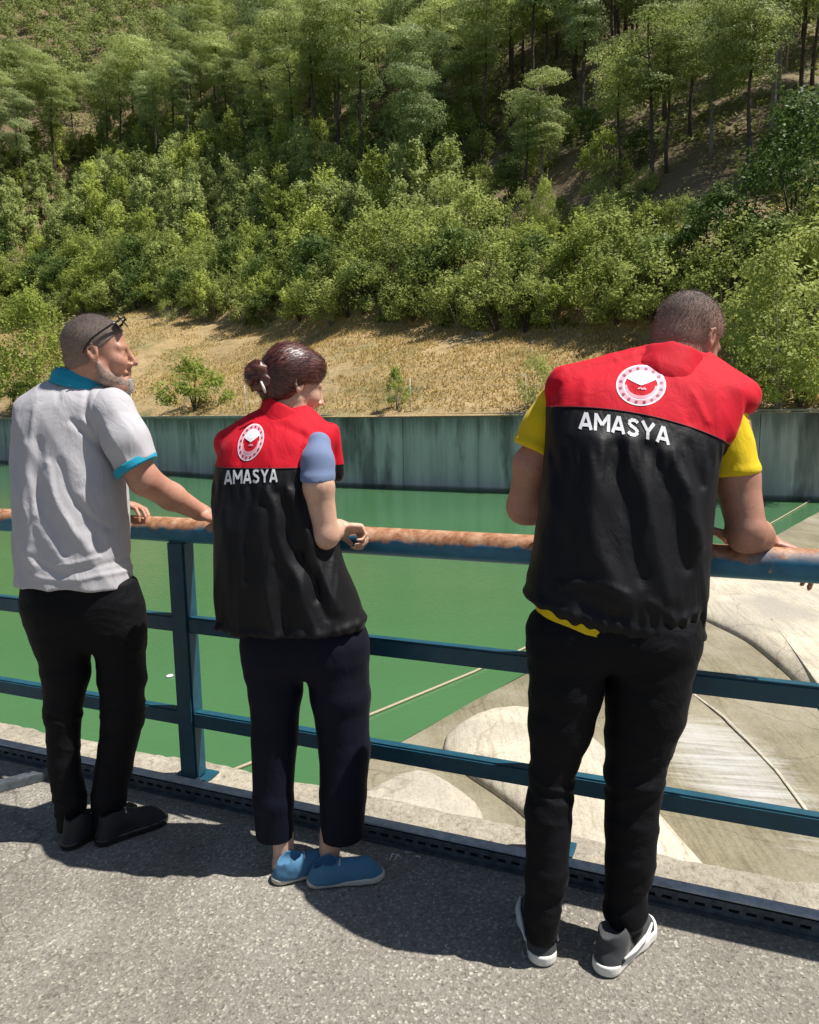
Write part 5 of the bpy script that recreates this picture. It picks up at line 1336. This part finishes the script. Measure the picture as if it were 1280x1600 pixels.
# ------------------------------------------------------------------ man on the left, grey polo shirt
def man_left():
    base = empty('person', (-1.0, 2.5, 0), 'grey-haired man in light grey polo shirt with turquoise collar holding the railing at left', 'person')
    V_ = [row(590, 95, 160, 2.63, .06), row(598, 74, 172, 2.63, .09), row(610, 52, 186, 2.62, .12), row(628, 30, 194, 2.61, .14), row(660, 21, 198, 2.60, .155), row(700, 20, 196, 2.59, .16), row(760, 23, 198, 2.57, .16),
          row(820, 25, 202, 2.555, .155), row(870, 28, 205, 2.545, .15), row(926, 27, 209, 2.535, .15), row(960, 30, 209, 2.53, .14)]
    LL = [(950, 38, 150, 2.53), (1000, 52, 148, 2.52), (1050, 62, 145, 2.51), (1110, 67, 131, 2.50), (1190, 72, 128, 2.49), (1250, 82, 138, 2.475), (1312, 86, 140, 2.46)]
    RL = [(950, 138, 222, 2.54), (1000, 142, 229, 2.54), (1060, 150, 231, 2.54), (1120, 156, 227, 2.53), (1200, 147, 208, 2.51), (1245, 140, 199, 2.49), (1300, 137, 196, 2.475)]
    hc = aty(154, 553, 2.60); Rm = frame((.965, .26, -.03)); s = 1.02
    shR, shL = aty(176, 648, 2.52), aty(48, 655, 2.70)
    elR = aty(226, 750, 2.52); wrR = aty(312, 800, 2.72)
    elL = aty(120, 770, 2.86); wrL = np.array([*rl(rail_s(186, 1.07), -.01)[:2], 1.09])
    B = Field([-1.6, 2.15, -.01], [-.45, 3.2, 1.86], .0048)
    B.slices(V_[:-2], shrink=.04, cap=.03); B.slices([row(915, 50, 195, 2.54, .09), row(965, 70, 200, 2.535, .08)], shrink=.02); legs_body(B, LL, RL, None)
    head(B, hc, Rm, s); B.cone(hc+s*(Rm@np.array((-.035, 0, -.03))), aty(128, 612, 2.62), .062, .070, .03)
    B.ell(hc+s*(Rm@np.array((.058, 0, -.112))), (.03, .035, .02), Rm, .02)
    B.chain([shR, aty(205, 715, 2.50), elR], [.050, .054, .050], .02); B.chain([elR, aty(268, 776, 2.60), wrR], [.050, .045, .031], .02)
    B.chain([shL, elL], [.06, .048], .02); B.chain([elL, wrL], [.046, .032], .02)
    hand(B, wrR, (.20, -.04, -.06), (0, .1, -1), 1, (.3, .8, .6), 1.05, .3); hand(B, wrL, (RD[0], RD[1], -.02), (0, -.2, -1), -1, (.3, .6, .5), 1.0, .3)
    put('body', smooth(B.mesh('body', M['skin_tan']), 1), base)
    T = Field([-1.5, 2.2, .03], [-.7, 2.85, 1.03], .0055)
    for rows in (LL, RL):
        c, r = limb(rows); T.chain(c, r, .012)
    T.slices([row(905, 34, 212, 2.54, .13), row(950, 38, 220, 2.535, .13), row(985, 52, 222, 2.53, .115), row(1008, 70, 214, 2.53, .085)], n=2.2, k=.045, shrink=.008)
    T.half(lambda X, Y, Z: .030-Z, .006); T.disp(trouser_wr(.44, 9, .008)); put('trousers', smooth(T.mesh('trousers', M['trousers_black']), 1), base)
    G = Field([-1.6, 2.15, .85], [-.60, 3.0, 1.62], .005)
    G.slices(V_, cap=.03, n=2.3, shrink=.012); G.cone(aty(105, 612, 2.61), aty(52, 640, 2.62), .06, .055, .04)
    SL_ = Field([-1.2, 2.30, 1.15], [-.60, 2.75, 1.62], .0048); SL_.chain([shR+np.array((-.01, .02, .01)), aty(198, 690, 2.51), aty(214, 728, 2.50)], [.074, .071, .068], .03)
    G.cone(shR+np.array((-.03, .02, .01)), shR+np.array((0, .02, -.01)), .070, .066, .04)
    hz = aty(120, 925, 2.40)[2]; G.half(lambda X, Y, Z: np.where((Z < 1.1), hz+.01*np.sin(X*9)-Z, -1), .006)
    ca, cb = aty(184, 737, 2.45), aty(241, 710, 2.5)   # cuff line
    cm = (ca+cb)/2; ax_ = np.array([.50, 0, -.866]); 
    SL_.half(lambda X, Y, Z: (X-cm[0])*ax_[0]+(Z-cm[2])*ax_[2], .003)
    def fold(x, y, z):
        f = (1-2*np.abs(vn((x*.75+z*.42)*13, y*2, (z-x)*1.6+3))); g_ = (1-2*np.abs(vn((x*.8+z*.25)*26+3, y*3, z*3))); low = np.clip((1.5-z)*3, 0, 1)
        return -.005*f*(.4+.6*low)-.003*g_*low - .004*vn(x*8, y*8, z*14)*np.exp(-((z-.98)/.12)**2)-.004*(1-np.abs(vn(x*7, y, z*30)))*np.exp(-((z-.99)/.09)**2)
    cr = creases([(((118, 600), (132, 650), (150, 700), (170, 735)), .010, -.014), (((108, 655), (135, 690), (165, 722)), .009, -.014), (((128, 655), (150, 690), (172, 715)), .008, .010), (((70, 600), (78, 625)), .010, -.009),
        (((58, 690), (62, 770), (90, 830), (110, 860)), .014, -.016), (((44, 640), (44, 740), (58, 800)), .012, .012), (((72, 720), (100, 790), (150, 860)), .011, .014), (((90, 720), (125, 790), (160, 830)), .010, -.012),
        (((35, 700), (40, 800), (60, 880)), .016, .014), (((130, 770), (165, 850)), .012, .010), (((60, 870), (110, 895), (190, 880)), .008, -.009), (((50, 895), (120, 905), (195, 898)), .007, .008), (((90, 880), (160, 872)), .007, .008)], 2.44)
    G.disp(fold); G.disp(lambda x, y, z: cr(x, y, z)*(y < 2.62), .05); me = smooth(G.mesh('polo_shirt', M['shirt_grey']), 1)
    so = put('polo_shirt', me, base); SL_.disp(lambda x, y, z: -.006*(1-2*np.abs(vn((x*.9+z*.5)*15, y*3, z*3))) - .003*vn(x*20, y*20, z*20)); put('sleeve', smooth(SL_.mesh('sleeve', M['shirt_grey']), 1), so)
    # cuff band
    C_ = Field(cm-.13, cm+.13, .0035); C_.cone(aty(200, 700, 2.51), aty(217, 738, 2.495), .0765, .0735, 0)
    C_.half(lambda X, Y, Z: np.abs((X-cm[0])*ax_[0]+(Z-cm[2])*ax_[2])-.013, .002); put('cuff', smooth(C_.mesh('cuff', M['trim_cyan']), 1), so)
    # collar, folded over
    K = Field([-1.45, 2.40, 1.42], [-.85, 2.85, 1.70], .004); c0, c1 = aty(126, 614, 2.62), aty(130, 578, 2.625)
    K.cone(c0, c1, .110, .083, 0); K.cone(c0-.3*(c1-c0), c1+.8*(c1-c0), .098, .071, .004, 'sub')
    pa, pb = aty(85, 570, 2.62), aty(170, 606, 2.60); sl_ = (pb[2]-pa[2])/(pb[0]-pa[0]); 
    K.half(lambda X, Y, Z: Z-(pa[2]+sl_*np.clip(X-pa[0]-.05, 0, .2)*1.0), .005)
    K.half(lambda X, Y, Z: (pa[2]-.062+sl_*np.clip(X-pa[0]-.02, 0, .3)*.55)-Z, .004)
    K.disp(lambda x, y, z: -.0030*np.exp(-((z-(pa[2]-.030+sl_*np.clip(x-pa[0]-.03, 0, .2)*.8))/.010)**2))
    put('collar', smooth(K.mesh('collar', M['trim_cyan']), 1), so)
    hm = cap_hair('hair', hc, Rm, s, M['hair_grey'], .003, .004); ho = put('hair', hm, base); fuzz(hm, 'hair_strands', M['hair_grey'], 9000, .0045, .0005, ho, (0, 0, -.2), 7)
    # white goatee and stubble
    W = lambda p: hc+s*(Rm@np.array(p, float)); D_ = Field(W((.07, 0, -.1))-.07, W((.07, 0, -.1))+.07, .0035)
    D_.ell(W((.082, 0, -.100)), (.021*s, .023*s, .024*s), Rm, 0); D_.ell(W((.070, 0, -.115)), (.026, .024, .018), Rm, .01); D_.ell(W((.090, 0, -.083)), (.010, .014, .008), Rm, .006); D_.disp(lambda x, y, z: .002*vn(x*200, y*200, z*200))
    gm = D_.mesh('goatee', M['beard_white']); go = put('goatee', gm, base); fuzz(gm, 'beard_strands', M['beard_white'], 2500, .006, .0005, go, (0, 0, -.8), 8)
    J_ = Field(hc-.17, hc+.17, .0035); head(J_, hc, Rm, s); J_.f -= .0016
    def jaw(X, Y, Z):
        x, y, z = (X-hc[0])/s, (Y-hc[1])/s, (Z-hc[2])/s
        u = Rm[0, 0]*x+Rm[1, 0]*y+Rm[2, 0]*z; w_ = Rm[0, 2]*x+Rm[1, 2]*y+Rm[2, 2]*z
        return np.maximum(w_-np.interp(u, [-.02, .01, .03, .06, .078, .12], [-.02, -.030, -.056, -.070, -.080, -.082]), -.002-u)*s*.8+.003*vn(X*150, Y*150, Z*150)
    J_.half(jaw, .001)
    J_.disp(lambda x, y, z: .0012*vn(x*300, y*300, z*300)); jm = J_.mesh('beard', M['beard_grey']); jo = put('beard', jm, base); fuzz(jm, 'stubble', M['beard_white'], 5000, .0030, .0004, jo, (0, 0, -.5), 12)
    # shoes
    p = atz(98, 1330, 0); shoe((p[0], p[1]), math.radians(58), .29, .050, .028, M['shoe_dark'], M['plastic_black'], .095, parent=base)
    p = atz(150, 1322, 0); shoe((p[0], p[1]), math.radians(40), .265, .048, .028, M['shoe_dark'], M['plastic_black'], .095, parent=base)
    # sunglasses pushed up on the head
    g = empty('sunglasses', W((.05, 0, .11)), 'dark sunglasses pushed up on the head of the man in the grey polo shirt', 'sunglasses')
    for q in (-1, 1):
        bm = bmesh.new(); cpt = Vector(W((.078, q*.032, .106))); fx = Vector(Rm@np.array((.70, q*.18, .70))).normalized(); lx = Vector(Rm[:, 1]); ux = fx.cross(lx).normalized()
        add_box(bm, cpt, fx, lx, ux, .0022, .027, .019); bmesh.ops.bevel(bm, geom=bm.edges[:], offset=.009, segments=3, affect='EDGES', clamp_overlap=True); put('lens', bm_mesh('lens', bm, M['plastic_lens'], True), g)
        bm = bmesh.new(); add_tube(bm, [W((.072, q*.058, .104)), W((.05, q*.072, .088)), W((.02, q*.0835, .065)), W((-.010, q*.087, .040)), W((-.030, q*.086, .012)), W((-.036, q*.084, -.004))], [.0042, .004, .0035, .0032, .003, .0025], 6)
        put('temple_arm', bm_mesh('temple', bm, M['plastic_black'], True), g)
    bm = bmesh.new(); add_tube(bm, [W((.072, .058, .108)), W((.084, .03, .118)), W((.088, 0, .112)), W((.084, -.03, .118)), W((.072, -.058, .108))], .0035, 6); put('frame', bm_mesh('frame', bm, M['plastic_black'], True), g)
man_left(); print('man left', time.time()-_t0)
